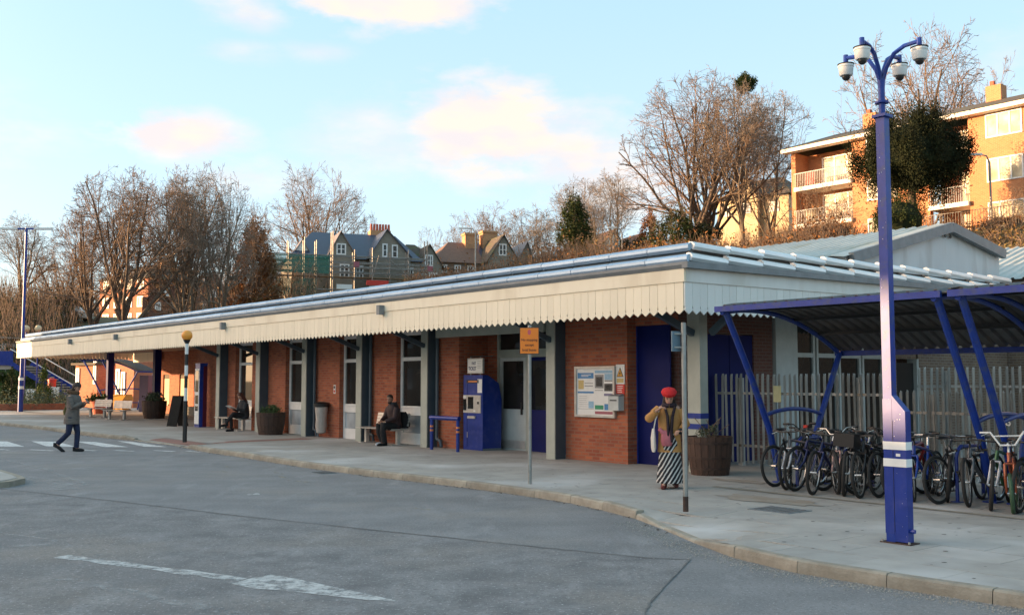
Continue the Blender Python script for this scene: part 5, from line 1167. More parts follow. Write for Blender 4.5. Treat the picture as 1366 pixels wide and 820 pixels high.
TL=[('b','slender bare tree behind the blue lamp column at the far left',22,100,286,46,0),
 ('a','low spreading bare tree leftmost in the row beside the orange building',96,92,298,46,.7),
 ('g','bare tree with thick trunk at the left end of the big group',128,84,276,62,2.0),
 ('g','bare tree with dark forked trunk directly in front of the orange building',184,82,226,82,1.2),
 ('g','tall bare tree between the orange building and the dark terrace',228,90,230,66,4.0),
 ('b','tall pale-barked bare tree with upright limbs in front of the dark terrace',258,84,224,60,2.6),
 ('b','tall bare tree with a lit reddish lower trunk, right of the big group',290,86,226,56,5.1),
 ('c','thin bare tree at the right edge of the left group',326,95,272,44,.3),
 ('c','tall bare tree with fan-shaped crown behind the scaffolded house',424,136,220,66,3.3),
 ('a','small bare tree beside the left corner of the scaffolding',384,104,330,40,1.9),
 ('e','little bare tree behind the chimney of the scaffolded house',497,140,285,22,0),
 ('e','distant bare tree in the gap right of the scaffolded house',575,150,304,24,1),
 ('c','distant bare tree behind the brown roofed house, left one',630,150,280,46,2),
 ('a','distant bare tree behind the brown roofed house, middle one',668,152,270,48,3),
 ('f','distant bare tree behind the brown roofed house, right one',706,148,278,46,4),
 ('f','wispy bare tree behind the ivy-clad tree',772,110,238,44,.5),
 ('f','wispy pale bare tree above the white gabled house',822,108,230,48,2.2),
 ('d','huge many-stemmed bare tree left of the flats with a mistletoe ball',938,78,104,104,.4),
 ('f','tall bare tree with leaning trunk right of the huge one, near its base',990,76,112,62,2.9),
 ('f','upright bare tree just left of the flats',1038,82,120,56,1.1),
 ('c','big bare tree rising behind the yew and the flats roof',1240,112,50,100,5.5),
 ('a','bare tree behind the flats roof at the right edge',1350,118,80,66,2.0),
 ('e','thin shrub-like bare tree beside the lowest balcony of the flats',1090,70,238,36,1.0),
 ('e','thin reddish bare shrub between the flats and the big trees',1120,66,262,34,2.4),
 ('e','bare shrub standing at the right edge of the bank',1352,52,248,26,.9),
 ('e','bare shrub above the shed roof at the foot of the bank',900,74,262,34,4.4)]
for k,lab,px,Y,pt,hw,rz in TL:
    tt=tree(k,lab,px,Y,pt,hw,rz)
    if lab.startswith('huge'): huge=tt
# mistletoe ball
tgt=WP(996,112,78); co=np.zeros(len(kinds['d'][1].vertices)*3); kinds['d'][1].vertices.foreach_get('co',co); co=co.reshape(-1,3)
mw=Matrix.Translation(huge.location)@Matrix.Rotation(.4,4,'Z')@Matrix.Diagonal((*huge.scale,1)); mw=np.array(mw); wc=co@mw[:3,:3].T+mw[:3,3]
c=Vector(wc[np.argmin(((wc-np.array(tgt))**2*np.array([1,.15,1])).sum(1))]); print('MISTLE',c-tgt); ml=thing('mistletoe_ball','dense round green mistletoe ball high in the huge bare tree','mistletoe',c,0)
MB().sphere((0,0,0),.50,12,8).build('inner_branches','leafivy',ml); leafball('foliage',(0,0,0),.74,.74,5000,.11,'leafivy',ml,3,clumps=30); MB().tube([(0,0,-.6),(0,0,.2)],.05,6).build('stem','twig',ml)
# ================= evergreen trees =================
def clumpcrown(profile,n,cl,size,seed,csz=.32,lay=1.0):
    """profile: list of (z, radius); returns points in clumps near the surface"""
    rg=np.random.default_rng(seed); zs=np.array([p[0] for p in profile]); rs=np.array([p[1] for p in profile])
    z=rg.uniform(zs[0],zs[-1],cl*3); r=np.interp(z,zs,rs); keep=rg.random(cl*3)<(r/rs.max()+.15); z=z[keep][:cl]; r=r[keep][:cl]
    a=rg.uniform(0,2*PI,len(z)); q=r*(1-.45*rg.random(len(z))**2)*rg.uniform(.80,1.20,len(z)); C=np.stack([q*np.cos(a),q*np.sin(a),z],1)
    idx=rg.integers(0,len(C),n); sz=csz*rg.uniform(.6,1.4,len(C)); off=rg.normal(size=(n,3))*sz[idx][:,None]*np.array([.6,.6,1.15*lay]); return C[idx]+off,rg
def evergreen(name,label,cat,px,Y,basey,prof,n,cl,size,m,seed,csz,up=0.,trunk=None,sx=1.,lay=1.):
    b=WP(px,basey,Y); t=thing(name,label,cat,b,0); p,rg=clumpcrown(prof,n,cl,size,seed,csz,lay); p[:,0]*=sx
    leaves('crown',p,size,m,t,rg,up)
    hh=trunk or prof[-1][0]*.8; MB().tube([(0,0,-1.5),(0,0,hh*.5),(.1,0,hh)],[.3,.2,.08],8).build('trunk','bark',t,smooth=True); return t
evergreen('yew_tree','big dark yew tree with upright tufts in front of the flats','tree',1217,57,272,[(.9,.9),(1.3,2.2),(2.0,3.0),(3.0,2.95),(3.8,2.3),(4.4,1.5),(4.8,.6)],90000,150,.085,'leafdark',5,.36,up=.5,lay=1.35)
yw=[o for o in COL.objects if o.name.startswith('yew_tree')][0]
MB().lathe([(.4,.9),(1.6,1.3),(2.4,2.0),(2.3,2.9),(1.6,3.7),(.8,4.3),(.2,4.6)],18).build('inner_branches','leafdark',yw)
dh=thing('dome_hedge','clipped dark dome-shaped hedge under the yew','hedge',WP(1200,303,54),0); pp,rg=clumpcrown([(0,1.3),(.6,1.25),(1.2,.85),(1.5,.2)],7000,160,.09,8,.14); leaves('foliage',pp,.08,'leafivy',dh,rg); MB().lathe([(1.1,-.5),(1.15,.5),(.8,1.1),(.1,1.4)],14).build('inner_branches','leafdark',dh)
evergreen('ivy_tree','dark ivy-clad tree standing above the scrub left of the white gables','tree',766,98,335,[(.3,1.2),(1.5,1.9),(2.8,1.3),(4.2,.9),(5.2,.35)],9000,110,.15,'leafivy',15,.30,sx=.9)
evergreen('ivy_tree','dark ivy-clad bush below the huge bare tree','bush',905,74,335,[(0,1.6),(.9,2.0),(1.8,1.4),(2.7,.4)],7000,70,.13,'leafivy',16,.3)
evergreen('ivy_tree','small dark evergreen bush at the foot of the forked trunks','bush',940,73,330,[(0,1.0),(.8,1.2),(1.5,.5)],3500,40,.12,'leafdark',17,.25)
evergreen('pointed_shrub','pointed russet conifer left of the huge bare tree','tree',868,96,335,[(0,1.5),(1.2,1.2),(2.4,.8),(3.6,.3),(4.2,.1)],5000,70,.14,'leafbrown',18,.25)
evergreen('copper_tree','dense russet conifer between the bare trees and the scaffolding','tree',338,96,425,[(.5,1.5),(2,2.3),(4,2.1),(6,1.5),(8.2,.8),(9.4,.2)],15000,160,.17,'leafbrown',19,.38)
evergreen('small_evergreen','low round dark bush in front of the white gable','bush',846,90,338,[(0,1.3),(.6,1.4),(1.2,.5)],3000,40,.12,'leafdark',21,.2)
# scrub on the bank: one mass
rg=np.random.default_rng(77); P=[];TW=[]
prof=[(540,356),(600,356),(640,350),(690,338),(720,330),(760,318),(800,318),(850,322),(900,322),(960,312),(1010,300),(1060,290),(1110,282),(1150,292),(1250,303),(1300,300),(1380,296)]
def near(px): return np.interp(px,[540,700,850,1000,1140,1380],[92,84,72,62,56,50])
for k in range(620):
    px=rg.uniform(545,1375); Y=near(px)+rg.uniform(-9,12); 
    p=WP(px,400,Y); g=hgt(p.x,p.y); zt_=WP(px,np.interp(px,[a for a,b in prof],[b for a,b in prof])+rg.uniform(-2,14),near(px)).z
    H=max(.25,min(3.2,zt_-g)); 
    if px>1150: H=min(H,.7)
    n=90 if H>1 else 40; r=.5+H*.28
    q=rg.normal(size=(n,3))*np.array([r*.55,r*.55,H*.30]); q+=np.array([p.x,p.y,g+H*.55]); P.append(q)
    for j in range(26 if H>1 else 10):
        a=rg.uniform(0,2*PI); o=np.array([p.x+rg.normal()*r*.4,p.y+rg.normal()*r*.4,g]); e=o+np.array([math.cos(a)*.35*H,math.sin(a)*.35*H,H*rg.uniform(.6,1.12)]); mid=(o+e)/2+rg.normal(size=3)*.12
        TW.append((*o,*mid,.022,.016)); TW.append((*mid,*e,.016,.01))
        for z_ in range(2): e2=mid+rg.normal(size=3)*.4+np.array([0,0,.25*H]); TW.append((*mid,*e2,.012,.009))
P=np.concatenate(P); leaves('bank_scrub',P,.15,'leafbrown',None,rg,label='orange-brown scrub covering the bank below the houses and flats',category='scrub',kind='stuff')
tm_=segmesh('bank_scrub_stems',TW,'twig'); link('bank_scrub_stems',tm_,None,'bare brown stems of the scrub on the bank','scrub',None,'stuff')
# undergrowth below the left trees
P=[];TW=[]
for k in range(520):
    px=rg.uniform(-40,420); Y=rg.uniform(76,104); p=WP(px,400,Y); g=hgt(p.x,p.y); H=rg.uniform(1.2,3.6)*(1.25 if 60<px<240 else 1)
    if 100<px<230: continue
    q=rg.normal(size=(60,3))*np.array([.8,.8,H*.28])+np.array([p.x,p.y,g+H*.5]); P.append(q)
    for j in range(14):
        a=rg.uniform(0,2*PI); o=np.array([p.x+rg.normal()*.7,p.y+rg.normal()*.7,g]); e=o+np.array([math.cos(a)*.3*H,math.sin(a)*.3*H,H*rg.uniform(.7,1.5)]); TW.append((*o,*e,.03,.012))
leaves('undergrowth',np.concatenate(P),.17,'leafivy',None,rg,label='dark tangled undergrowth below the bare trees on the left',category='undergrowth',kind='stuff')
link('undergrowth_stems',segmesh('undergrowth_stems',TW,'twig'),None,'bare stems rising from the undergrowth on the left','undergrowth',None,'stuff')
# far wood behind everything
P=[];TW=[]
for k in range(420):
    px=rg.uniform(-60,1420); Y=rg.uniform(150,190); p=WP(px,400,Y); g=hgt(p.x,p.y); H=rg.uniform(4,9)*(1 if px<760 else .6)
    for j in range(34):
        a=rg.uniform(0,2*PI); o=np.array([p.x+rg.normal()*2.4,p.y+rg.normal()*2.4,g]); e=o+np.array([math.cos(a)*.22*H,math.sin(a)*.22*H,H*rg.uniform(.6,1.1)]); TW.append((*o,*e,.05,.02))
        for z_ in range(4): f=rg.uniform(.4,.95); m0=o+(e-o)*f; e2=m0+rg.normal(size=3)*.8+np.array([0,0,.6]); TW.append((*m0,*e2,.025,.012))
link('far_wood',segmesh('far_wood',TW,'twig'),None,'distant leafless wood along the skyline behind the houses','wood',None,'stuff')
# ================= far left: lamp column, planting, stairs, small buildings =================
lc=thing('lamp_column','blue lamp column with two flat lamp heads and white bands at the far left','street lamp',WP(27,549,56),0)
MB().tube([(0,0,0),(0,0,1.95)],.14,10).tube([(0,0,1.95),(0,0,10.2)],[.09,.07],10).build('column','bluesteel',lc,smooth=True)
b=MB()
for z in (1.25,1.72): b.tube([(0,0,z),(0,0,z+.16)],.146,12)
b.build('white_band','white',lc); MB().tube([(-.5,0,10.15),(.5,0,10.15)],.05,6).build('cross_arm','bluesteel',lc)
for s_ in (-1,1): MB().cbox((s_*.95,0,10.15),(.95,.3,.10)).build('lamp_head','white',lc)
bed=thing('brick_planter','low curved red brick planter wall with shrubs at the far left','planter',SW(-47.5,-1,.12),ROT)
ar=[(-1.0+9*math.sin(a)*.25-0.0, -4+ 9*(1-math.cos(a))*.0+ a*4.6) for a in [k/10*1.6 for k in range(11)]]
for (x0,y0),(x1,y1) in zip(ar,ar[1:]): MB().beam((x0,y0,.17),(x1,y1,.17),.3,.42).build('wall_segment','brick_dark' if False else 'brick',bed)
rg=np.random.default_rng(5); P=[]
for k in range(60):
    px=rg.uniform(-20,92); Y=rg.uniform(58,64) if px<60 else rg.uniform(61,66); p=WP(px,500,Y); q=rg.normal(size=(70,3))*np.array([.4,.4,.28])+np.array([p.x,p.y,.75]); P.append(q)
leaves('shrub_bed',np.concatenate(P),.09,'leafgrey',None,rg,label='low mixed green shrubs filling the brick planter at the far left',category='shrubs',kind='stuff')
def conifer(label,px,Y,H,w,m='conifer'):
    b=WP(px,530,Y); t=thing('conifer',label,'tree',(b.x,b.y,.3),0,'small conifers at the far left'); p,rg=clumpcrown([(0,w*.8),(H*.2,w),(H*.6,w*.6),(H*.9,w*.2),(H,.03)],3200,80,.08,int(px),.11); leaves('foliage',p,.08,m,t,rg,.3); MB().tube([(0,0,-.2),(0,0,H*.8)],.05,6).build('trunk','bark',t)
conifer('bright green pointed conifer right of the blue lamp column',58,62,2.35,.46); conifer('darker rounded conifer left of the blue lamp column',15,60,2.2,.55,'leafivy')
# concrete-tread stair with blue strings
sr=thing('footbridge_stair','dark stair with blue side strings and pale handrails climbing to the left','stairs',WP(97,536,72),R(0))
w_=3.0
for k in range(14): MB().box(-.30*k-.30,-.30*k,0,w_,.18*k+.10,.18*k+.19).build('tread','stone',sr); MB().box(-.30*k-.29,-.30*k-.27,.02,w_-.02,.18*k-.08,.18*k+.10).build('riser','black',sr)
for y in (-.08,w_+.03): MB().beam((.1,y,.1),(-4.5,y,2.75),.05,.34).build('string','blue',sr)
for y in (-.08,w_+.03): MB().tube([(.2,y,1.1),(-4.5,y,3.75)],.035,6).build('handrail','white',sr); 
for k in range(6): MB().tube([(-.9*k+.1,-.08,.1+.55*k),(-.9*k+.1,-.08,1.15+.52*k)],.03,6).build('baluster','blue',sr)
MB().box(-9,-4.3,0,w_,2.3,2.6).build('landing','stone',sr); MB().box(-9,-4.3,-.1,-.05,2.6,3.6).build('panel','blue',sr)
# low brick kiosk left of the posts
Y=68; X,ZZ=HX(112,Y); kk=thing('brick_kiosk','low sunlit brick outbuilding with a flat dark roof and a blue window','building',(WP(112,540,Y).x,Y,0),R(-32))
MB().box(X(94),X(136),0,4,0,ZZ(487)).build('wall','brick_far',kk); MB().box(X(92),X(138),-.3,4.3,ZZ(487),ZZ(484)).build('roof','tiles_dark',kk); frame_window(kk,X(96),X(102),ZZ(513),ZZ(491),-.03,mat='bluedark',mull=0,m=.12); frame_window(kk,X(129),X(134),ZZ(512),ZZ(478),-.03,mat='glass_b',mull=0)
Y=64; X,ZZ=HX(165,Y); kd=thing('white_door_building','sunlit brick building with a white glazed door behind the yellow bin','building',(WP(165,540,Y).x,Y,0),R(-32))
MB().box(X(148),X(182),0,5,0,ZZ(474)).build('wall','brick_far',kd); frame_window(kd,X(150),X(157),ZZ(534),ZZ(492),-.03,mat='glass_b',mull=0,m=.12); frame_window(kd,X(160),X(167),ZZ(534),ZZ(496),-.03,mat='glass_c',mull=0,m=.1)
gb=thing('grit_bin','yellow-orange lidded grit bin behind the far bench','grit bin',(WP(158,540,58).x,58,.12),R(-20))
MB().add([(-.55,-.35,0),(.55,-.35,0),(.55,.35,0),(-.55,.35,0),(-.65,-.42,.62),(.65,-.42,.62),(.65,.42,.62),(-.65,.42,.62)],[(0,1,2,3),(7,6,5,4),(0,4,5,1),(1,5,6,2),(2,6,7,3),(3,7,4,0)]).build('bin_body','yellow',gb); MB().add([(-.68,-.45,.63),(.68,-.45,.63),(.68,.45,.63),(-.68,.45,.63),(-.6,-.1,.92),(.6,-.1,.92),(.6,.4,.92),(-.6,.4,.92)],[(0,1,2,3),(7,6,5,4),(0,4,5,1),(1,5,6,2),(2,6,7,3),(3,7,4,0)]).build('lid','yellow',gb)
shelter('small distant blue cycle shelter seen between the blue canopy posts',0,1,bay=2.2,loc=(WP(172,545,60).x,60,.12),rz=R(-95))
lk=thing('cycle_locker','tall mauve corrugated cycle locker left of the second canopy post','locker',(WP(191,545,56).x,56,.12),R(-20)); 
for k in range(7): MB().box(-.28+.08*k,-.28+.08*k+.072,-.01,.0,.05,1.95).build('front_rib','p_p',lk)
MB().box(-.3,.3,.002,.7,0,2.0).build('case','p_p',lk)
# things up the road behind the lamp column
def car(label,px,py,Y,m,rz):
    b=WP(px,py,Y); b.z=hgt(b.x,b.y)+.0 if False else b.z; r=thing('parked_car',label,'car',b,rz,'cars parked up the road at the far left')
    MB().prism([(-2.0,.25),(2.0,.25),(2.05,.75),(1.2,.88),(.6,1.4),(-1.2,1.42),(-1.9,.95),(-2.05,.8)],-.8,.8,'y').build('body',m,r); MB().prism([(1.05,.9),(.55,1.34),(-1.15,1.36),(-1.7,.95)],-.815,.815,'y').build('window','glass',r)
    for x in (-1.25,1.25):
        for y in (-.75,.75): w=MB().tube([(x,y-.1,.32),(x,y+.1,.32)],.32,14).build('wheel','rubber',r); MB().tube([(x,y-.11,.32),(x,y+.11,.32)],.18,10).build('rim','alu',w)
car('pale blue-white car parked up the road at the far left',14,474,80,'offwhite_skylit_cream',R(30)); car('white car roof seen below the bare trees left of the orange building',92,428,96,'white',R(-10))
for px,lab in ((33,'globe lamp on a blue post, left of the twin pair'),(49,'globe lamp on a blue post, right of the twin pair')):
    g=thing('globe_lamp',lab,'street lamp',WP(px,500,70),0,'globe lamps up the road'); MB().tube([(0,0,-1.5),(0,0,3.0)],.05,8).build('post','blue',g); MB().sphere((0,0,3.2),.24,12,8).build('globe','render',g,smooth=True)
for px,py,lab,m in ((41,525,'small white notice on a short post by the stair','white'),(73,522,'small white sign box in the shrubs right of the conifer','white'),(8,474,'white sign by the parked car at the far left','white')):
    b=WP(px,py,64 if px>10 else 76); g=thing('small_sign',lab,'sign',b-Vector((0,0,.9)),0); MB().tube([(0,0,-.5),(0,0,.9)],.03,6).build('post','steel',g); MB().box(-.3,.3,-.05,-.02,.5,1.2).build('sign_plate',m,g)
rb=thing('post_box','small red post box standing by the dark stair','post box',WP(69,520,66)-Vector((0,0,.3)),0); MB().tube([(0,0,-.5),(0,0,.9)],.25,14).build('body','red',rb,smooth=True); MB().lathe([(.28,.9),(.27,1.0),(.1,1.08)],14).build('cap','red',rb,smooth=True)
gp=MB(); v=[]
rg=np.random.default_rng(9); P=[]
for k in range(9000):
    px=rg.uniform(-60,70); Y=rg.uniform(66,84); p=WP(px,400,Y); P.append([p.x,p.y,hgt(p.x,p.y)+.05])
leaves('grass_bank',np.array(P),.16,'grass',None,rg,1.2,label='mown green grass on the bank left of the blue lamp column',category='grass',kind='stuff')
# ================= people =================
mt['skin']=M('skin',(.50,.27,.18),(.42,.21,.14),9.,.55); mt['skin2']=M('tan_skin',(.38,.20,.13),(.30,.15,.09),9.,.55)
mt['hair']=M('dark_hair',(.035,.02,.014),(.015,.01,.008),14.,.6,stretch=(3,3,.4)); mt['hairred']=M('reddish_brown_hair',(.10,.028,.015),(.05,.015,.01),14.,.6,stretch=(3,3,.4)); mt['hairgrey']=M('grey_hair',(.4,.38,.35),None,14.,.6)
mt['coatgrey']=M('grey_brown_quilted_coat',(.17,.14,.12),(.10,.085,.075),8.,.8,bump=.5,bscale=12.,stretch=(1,1,4)); mt['fur']=M('brown_fur',(.17,.09,.045),(.08,.04,.02),30.,.95,bump=1.)
mt['jeans']=M('navy_jeans',(.018,.028,.075),(.010,.015,.04),9.,.85,bump=.3); mt['blackcloth']=M('black_cloth',(.014,.013,.015),(.006,.006,.007),7.,.85,bump=.4)
mt['maroon']=M('dark_maroon_jacket',(.045,.016,.016),(.02,.008,.009),6.,.7,bump=.7,bscale=9.); mt['greycoat']=M('charcoal_coat',(.045,.043,.045),(.025,.024,.026),6.,.85,bump=.4)
mt['mustard']=M('mustard_padded_coat',(.50,.25,.075),(.36,.17,.05),6.,.75,bump=.8,bscale=11.); mt['scarf']=M('dark_plum_scarf',(.035,.02,.03),(.015,.01,.014),14.,.9,bump=.6)
mt['pink']=M('dusty_pink_cloth',(.50,.15,.17),(.38,.10,.12),6.,.8,bump=.4); mt['redhat']=M('red_beret_felt',(.62,.018,.018),(.50,.012,.014),9.,.9,bump=.4); mt['tote']=M('white_cotton_tote',(.66,.63,.56),(.52,.5,.45),5.,.85,bump=.5); mt['bootred']=M('oxblood_boots',(.13,.02,.015),(.08,.012,.01),5.,.45); mt['shoe']=M('white_trainers',(.7,.7,.72),None,6.,.5); mt['olive']=M('olive_bag',(.16,.13,.04),None,6.,.7)
def stripemat():
    m,t,b=newmat('black_white_diagonal_stripes'); b.inputs['Roughness'].default_value=.85
    co=N(t,'ShaderNodeTexCoord'); sp=N(t,'ShaderNodeSeparateXYZ'); t.links.new(co.outputs['Object'],sp.inputs[0])
    nz=N(t,'ShaderNodeTexNoise',i_Scale=4.0); t.links.new(co.outputs['Object'],nz.inputs['Vector'])
    v=math_(t,'ADD',math_(t,'MULTIPLY',sp.outputs[1],1.0),math_(t,'MULTIPLY',sp.outputs[2],-.62)); v=math_(t,'ADD',v,math_(t,'MULTIPLY',nz.outputs['Fac'],.06))
    v=math_(t,'SINE',math_(t,'MULTIPLY',v,95.0)); v=math_(t,'GREATER_THAN',v,.38)
    mx=N(t,'ShaderNodeMix',data_type='RGBA'); t.links.new(v,mx.inputs[0]); mx.inputs[6].default_value=(.012,.012,.016,1); mx.inputs[7].default_value=(.52,.50,.47,1); t.links.new(mx.outputs[2],b.inputs['Base Color']); return m
mt['stripe']=stripemat()
def skinmesh(name,nodes,edges,m,parent,sub=1):
    names=list(nodes); me=bpy.data.meshes.new(name); me.from_pydata([nodes[k][0] for k in names],[(names.index(a),names.index(b)) for a,b in edges],[])
    o=bpy.data.objects.new(name,me); COL.objects.link(o); o.modifiers.new('s','SKIN'); 
    for i,k in enumerate(names):
        r=nodes[k][1]; me.skin_vertices[0].data[i].radius=(r,r) if not hasattr(r,'__len__') else r
    me.skin_vertices[0].data[0].use_root=True
    if sub: q=o.modifiers.new('u','SUBSURF'); q.levels=sub; q.render_levels=sub
    dg=bpy.context.evaluated_depsgraph_get(); me2=bpy.data.meshes.new_from_object(o.evaluated_get(dg)); bpy.data.objects.remove(o); me2.name=name
    me2.materials.clear(); me2.materials.append(mt[m]); me2.polygons.foreach_set('use_smooth',[True]*len(me2.polygons)); return link(name,me2,parent)
def hand(nodes,edges,w,d,side,pre,curl=.4,s=1.0):
    """palm and five fingers continuing the arm chain at wrist key w, pointing along d"""
    p=Vector(nodes[w][0]); d=Vector(d).normalized(); x=d.cross(Vector((0,0,1))); x=(Vector((0,1,0)) if x.length<.2 else x).normalized(); n=x.cross(d).normalized()
    pal=p+d*.045*s; nodes[pre+'palm']=(tuple(pal),(.030*s,.018*s)); edges.append((w,pre+'palm')); kn=p+d*.085*s
    nodes[pre+'knu']=(tuple(kn),(.034*s,.014*s)); edges.append((pre+'palm',pre+'knu'))
    for i,(off,l) in enumerate(((-.030,.062),(-.010,.074),(.010,.070),(.029,.055))):
        a=kn+x*off*s+d*.014*s; b=a+d*l*.5*s-n*curl*.03*s; c=b+(d*(1-curl)-n*curl).normalized()*l*.55*s
        nodes[pre+'f%da'%i]=(tuple(a),.0095*s); nodes[pre+'f%db'%i]=(tuple(b),.0085*s); nodes[pre+'f%dc'%i]=(tuple(c),.007*s)
        edges+= [(pre+'knu',pre+'f%da'%i),(pre+'f%da'%i,pre+'f%db'%i),(pre+'f%db'%i,pre+'f%dc'%i)]
    a=pal+x*(-.038*side)*s; b=a+(d*.8-x*side*.5-n*.2).normalized()*.035*s; nodes[pre+'ta']=(tuple(a),.012*s); nodes[pre+'tb']=(tuple(b),.009*s); edges+=[(pre+'palm',pre+'ta'),(pre+'ta',pre+'tb')]
def headmesh(parent,c,yaw,pitch,m,hs=1.0,name='head'):
    """an egg-shaped head with nose, brow, chin, ears; faces local +x turned by yaw and pitch"""
    Rm=Matrix.Translation(c)@Matrix.Rotation(yaw,4,'Z')@Matrix.Rotation(pitch,4,'Y')
    b=MB(); b.loft([(.0,0,-.125*hs,.028,.026,0),(.022*hs,0,-.118*hs,.048*hs,.036*hs,0),(.012*hs,0,-.085*hs,.070*hs,.054*hs,0),(.004*hs,0,-.04*hs,.086*hs,.067*hs,0),(0,0,.01*hs,.092*hs,.073*hs,0),(-.006*hs,0,.055*hs,.088*hs,.070*hs,0),(-.012*hs,0,.092*hs,.062*hs,.052*hs,0),(-.014*hs,0,.108*hs,.022*hs,.02*hs,0)],16)
    b.tube([(.084*hs,0,.012*hs),(.108*hs,0,-.028*hs),(.086*hs,0,-.038*hs)],[.008*hs,.013*hs,.010*hs],6)
    for s in (-1,1): b.cbox((-.008*hs,s*.076*hs,-.01*hs),(.030*hs,.012*hs,.05*hs)); b.tube([(.072*hs,s*.046*hs,.022*hs),(.084*hs,s*.020*hs,.024*hs)],.007*hs,5)
    b.v=[tuple(Rm@Vector(v)) for v in b.v]; h=b.build(name,m,parent,smooth=True)
    e=MB(); 
    for s in (-1,1): e2=MB(); e2.sphere((.081*hs,s*.031*hs,.006*hs),.010*hs,8,6); e2.v=[tuple(Rm@Vector(v)) for v in e2.v]; e2.build('eye','hair',h)
    mo=MB().tube([(.084*hs,-.022*hs,-.068*hs),(.092*hs,0,-.066*hs),(.084*hs,.022*hs,-.068*hs)],[.004*hs,.008*hs,.004*hs],6); mo.v=[tuple(Rm@Vector(v)) for v in mo.v]; mo.build('mouth','pink',h)
    return Rm,h
def part(b,Rm,name,m,parent,smooth=True): b.v=[tuple(Rm@Vector(v)) for v in b.v]; return b.build(name,m,parent,smooth=smooth)
def body(t,J,hands,skin='skin',s=1.0):
    """J: joints -> one continuous body mesh with hands; legs, torso, neck, arms"""
    n={}; E=[]
    n['pelvis']=(J['pelvis'],(.13,.10)); n['waist']=(J['waist'],(.115,.085)); n['chest']=(J['chest'],(.15,.10)); n['neck']=(J['neck'],.052); n['skull']=(J['skull'],.05)
    E+=[('pelvis','waist'),('waist','chest'),('chest','neck'),('neck','skull')]
    for q in 'lr':
        n['hip'+q]=(J['hip'+q],.085); n['knee'+q]=(J['knee'+q],.055); n['ank'+q]=(J['ank'+q],.036); n['toe'+q]=(J['toe'+q],.03)
        E+=[('pelvis','hip'+q),('hip'+q,'knee'+q),('knee'+q,'ank'+q),('ank'+q,'toe'+q)]
        n['sho'+q]=(J['sho'+q],.058); n['elb'+q]=(J['elb'+q],.040); n['wri'+q]=(J['wri'+q],.026); E+=[('chest','sho'+q),('sho'+q,'elb'+q),('elb'+q,'wri'+q)]
        hand(n,E,'wri'+q,hands[q][0],1 if q=='l' else -1,q,hands[q][1])
    return skinmesh('body',n,E,skin,t)
def limb(t,name,m,pts,rs,n=12): return MB().tube(pts,rs,n).build(name,m,t,smooth=True)
def shoe(t,ank,dirn,m,L=.25,name='shoe',lift=0.):
    a=Vector(ank); d=Vector((dirn[0],dirn[1],0)).normalized(); dz=dirn[2] if len(dirn)>2 else 0
    p=[a-d*.05+Vector((0,0,.03)),a-d*.06+Vector((0,0,-.035)),a+d*.04+Vector((0,0,-.04+dz*.3)),a+d*(L-.12)+Vector((0,0,-.045+dz)),a+d*(L-.06)+Vector((0,0,-.052+dz*1.2))]
    MB().tube(p,[.045,.05,.048,.042,.026],10).build(name,m,t,smooth=True)
# --- woman walking over the crossing, looking at her phone (faces +x) ---
w=thing('person','person in a grey-brown quilted coat and jeans crossing the road looking at a phone','person',WP(100,602,26.56)*0+Vector((-11.44,26.5,0)),R(-6))
J=dict(pelvis=(0,0,.95),waist=(.0,0,1.10),chest=(.02,0,1.36),neck=(.03,0,1.52),skull=(.055,0,1.60),hipl=(0,.09,.90),hipr=(0,-.09,.90),
 kneel=(.09,.09,.50),ankl=(.07,.09,.08),toel=(.22,.09,.04),kneer=(-.06,-.09,.48),ankr=(-.34,-.09,.20),toer=(-.26,-.09,.06),
 shol=(.0,.19,1.42),shor=(.0,-.19,1.42),elbl=(.08,.22,1.16),elbr=(.10,-.22,1.15),wril=(.27,.07,1.24),wrir=(.28,-.05,1.27))
body(w,J,{'l':((.9,-.2,.3),.6),'r':((.9,.2,.35),.6)})
Rm,hd=headmesh(w,(.085,0,1.665),0,R(24),'skin')
b=MB(); b.loft([(-.03,0,-.09,.075,.075,0),(-.04,0,-.02,.085,.088,0),(-.025,0,.05,.095,.088,0),(-.02,0,.10,.075,.068,0),(-.02,0,.125,.03,.03,0)],14); part(b,Rm,'hair','hair',w)
b=MB(); b.loft([(0,0,.04,.100,.086,0),(-.005,0,.09,.090,.078,0),(-.01,0,.135,.045,.04,0)],14); part(b,Rm,'hat','hair',w)
b=MB(); b.loft([(-.03,0,.72,.185,.20,0),(-.03,0,.80,.19,.20,0),(-.02,0,.95,.175,.19,0),(-.0,0,1.10,.155,.175,0),(.01,0,1.28,.165,.19,0),(.01,0,1.42,.145,.20,0),(.02,0,1.50,.09,.12,0),(.03,0,1.54,.065,.075,0)],20)
# quilting folds
b.v=[(x*(1+.02*math.sin(z*90)),y*(1+.02*math.sin(z*90)),z) for x,y,z in b.v]; b.build('coat','coatgrey',w,smooth=True)
for q in 'lr': limb(w,'sleeve','coatgrey',[J['sho'+q],tuple((Vector(J['sho'+q])+Vector(J['elb'+q]))/2),J['elb'+q],tuple(Vector(J['elb'+q]).lerp(Vector(J['wri'+q]),.5)),tuple(Vector(J['elb'+q]).lerp(Vector(J['wri'+q]),.95))],[.082,.075,.068,.060,.050])
b=MB(); b.tube([(.10*math.cos(a)+.0,.12*math.sin(a),1.54+.03*math.cos(a+PI)) for a in [2*PI*k/12 for k in range(13)]],.05,8,cap=False); b.build('fur_hood','fur',w,smooth=True)
for q in 'lr': 
    h_=Vector(J['hip'+q]); k_=Vector(J['knee'+q]); a_=Vector(J['ank'+q]); limb(w,'jeans_leg','jeans',[h_,h_.lerp(k_,.5),k_,k_.lerp(a_,.5),a_+Vector((0,0,.02))],[.105,.088,.070,.066,.064])
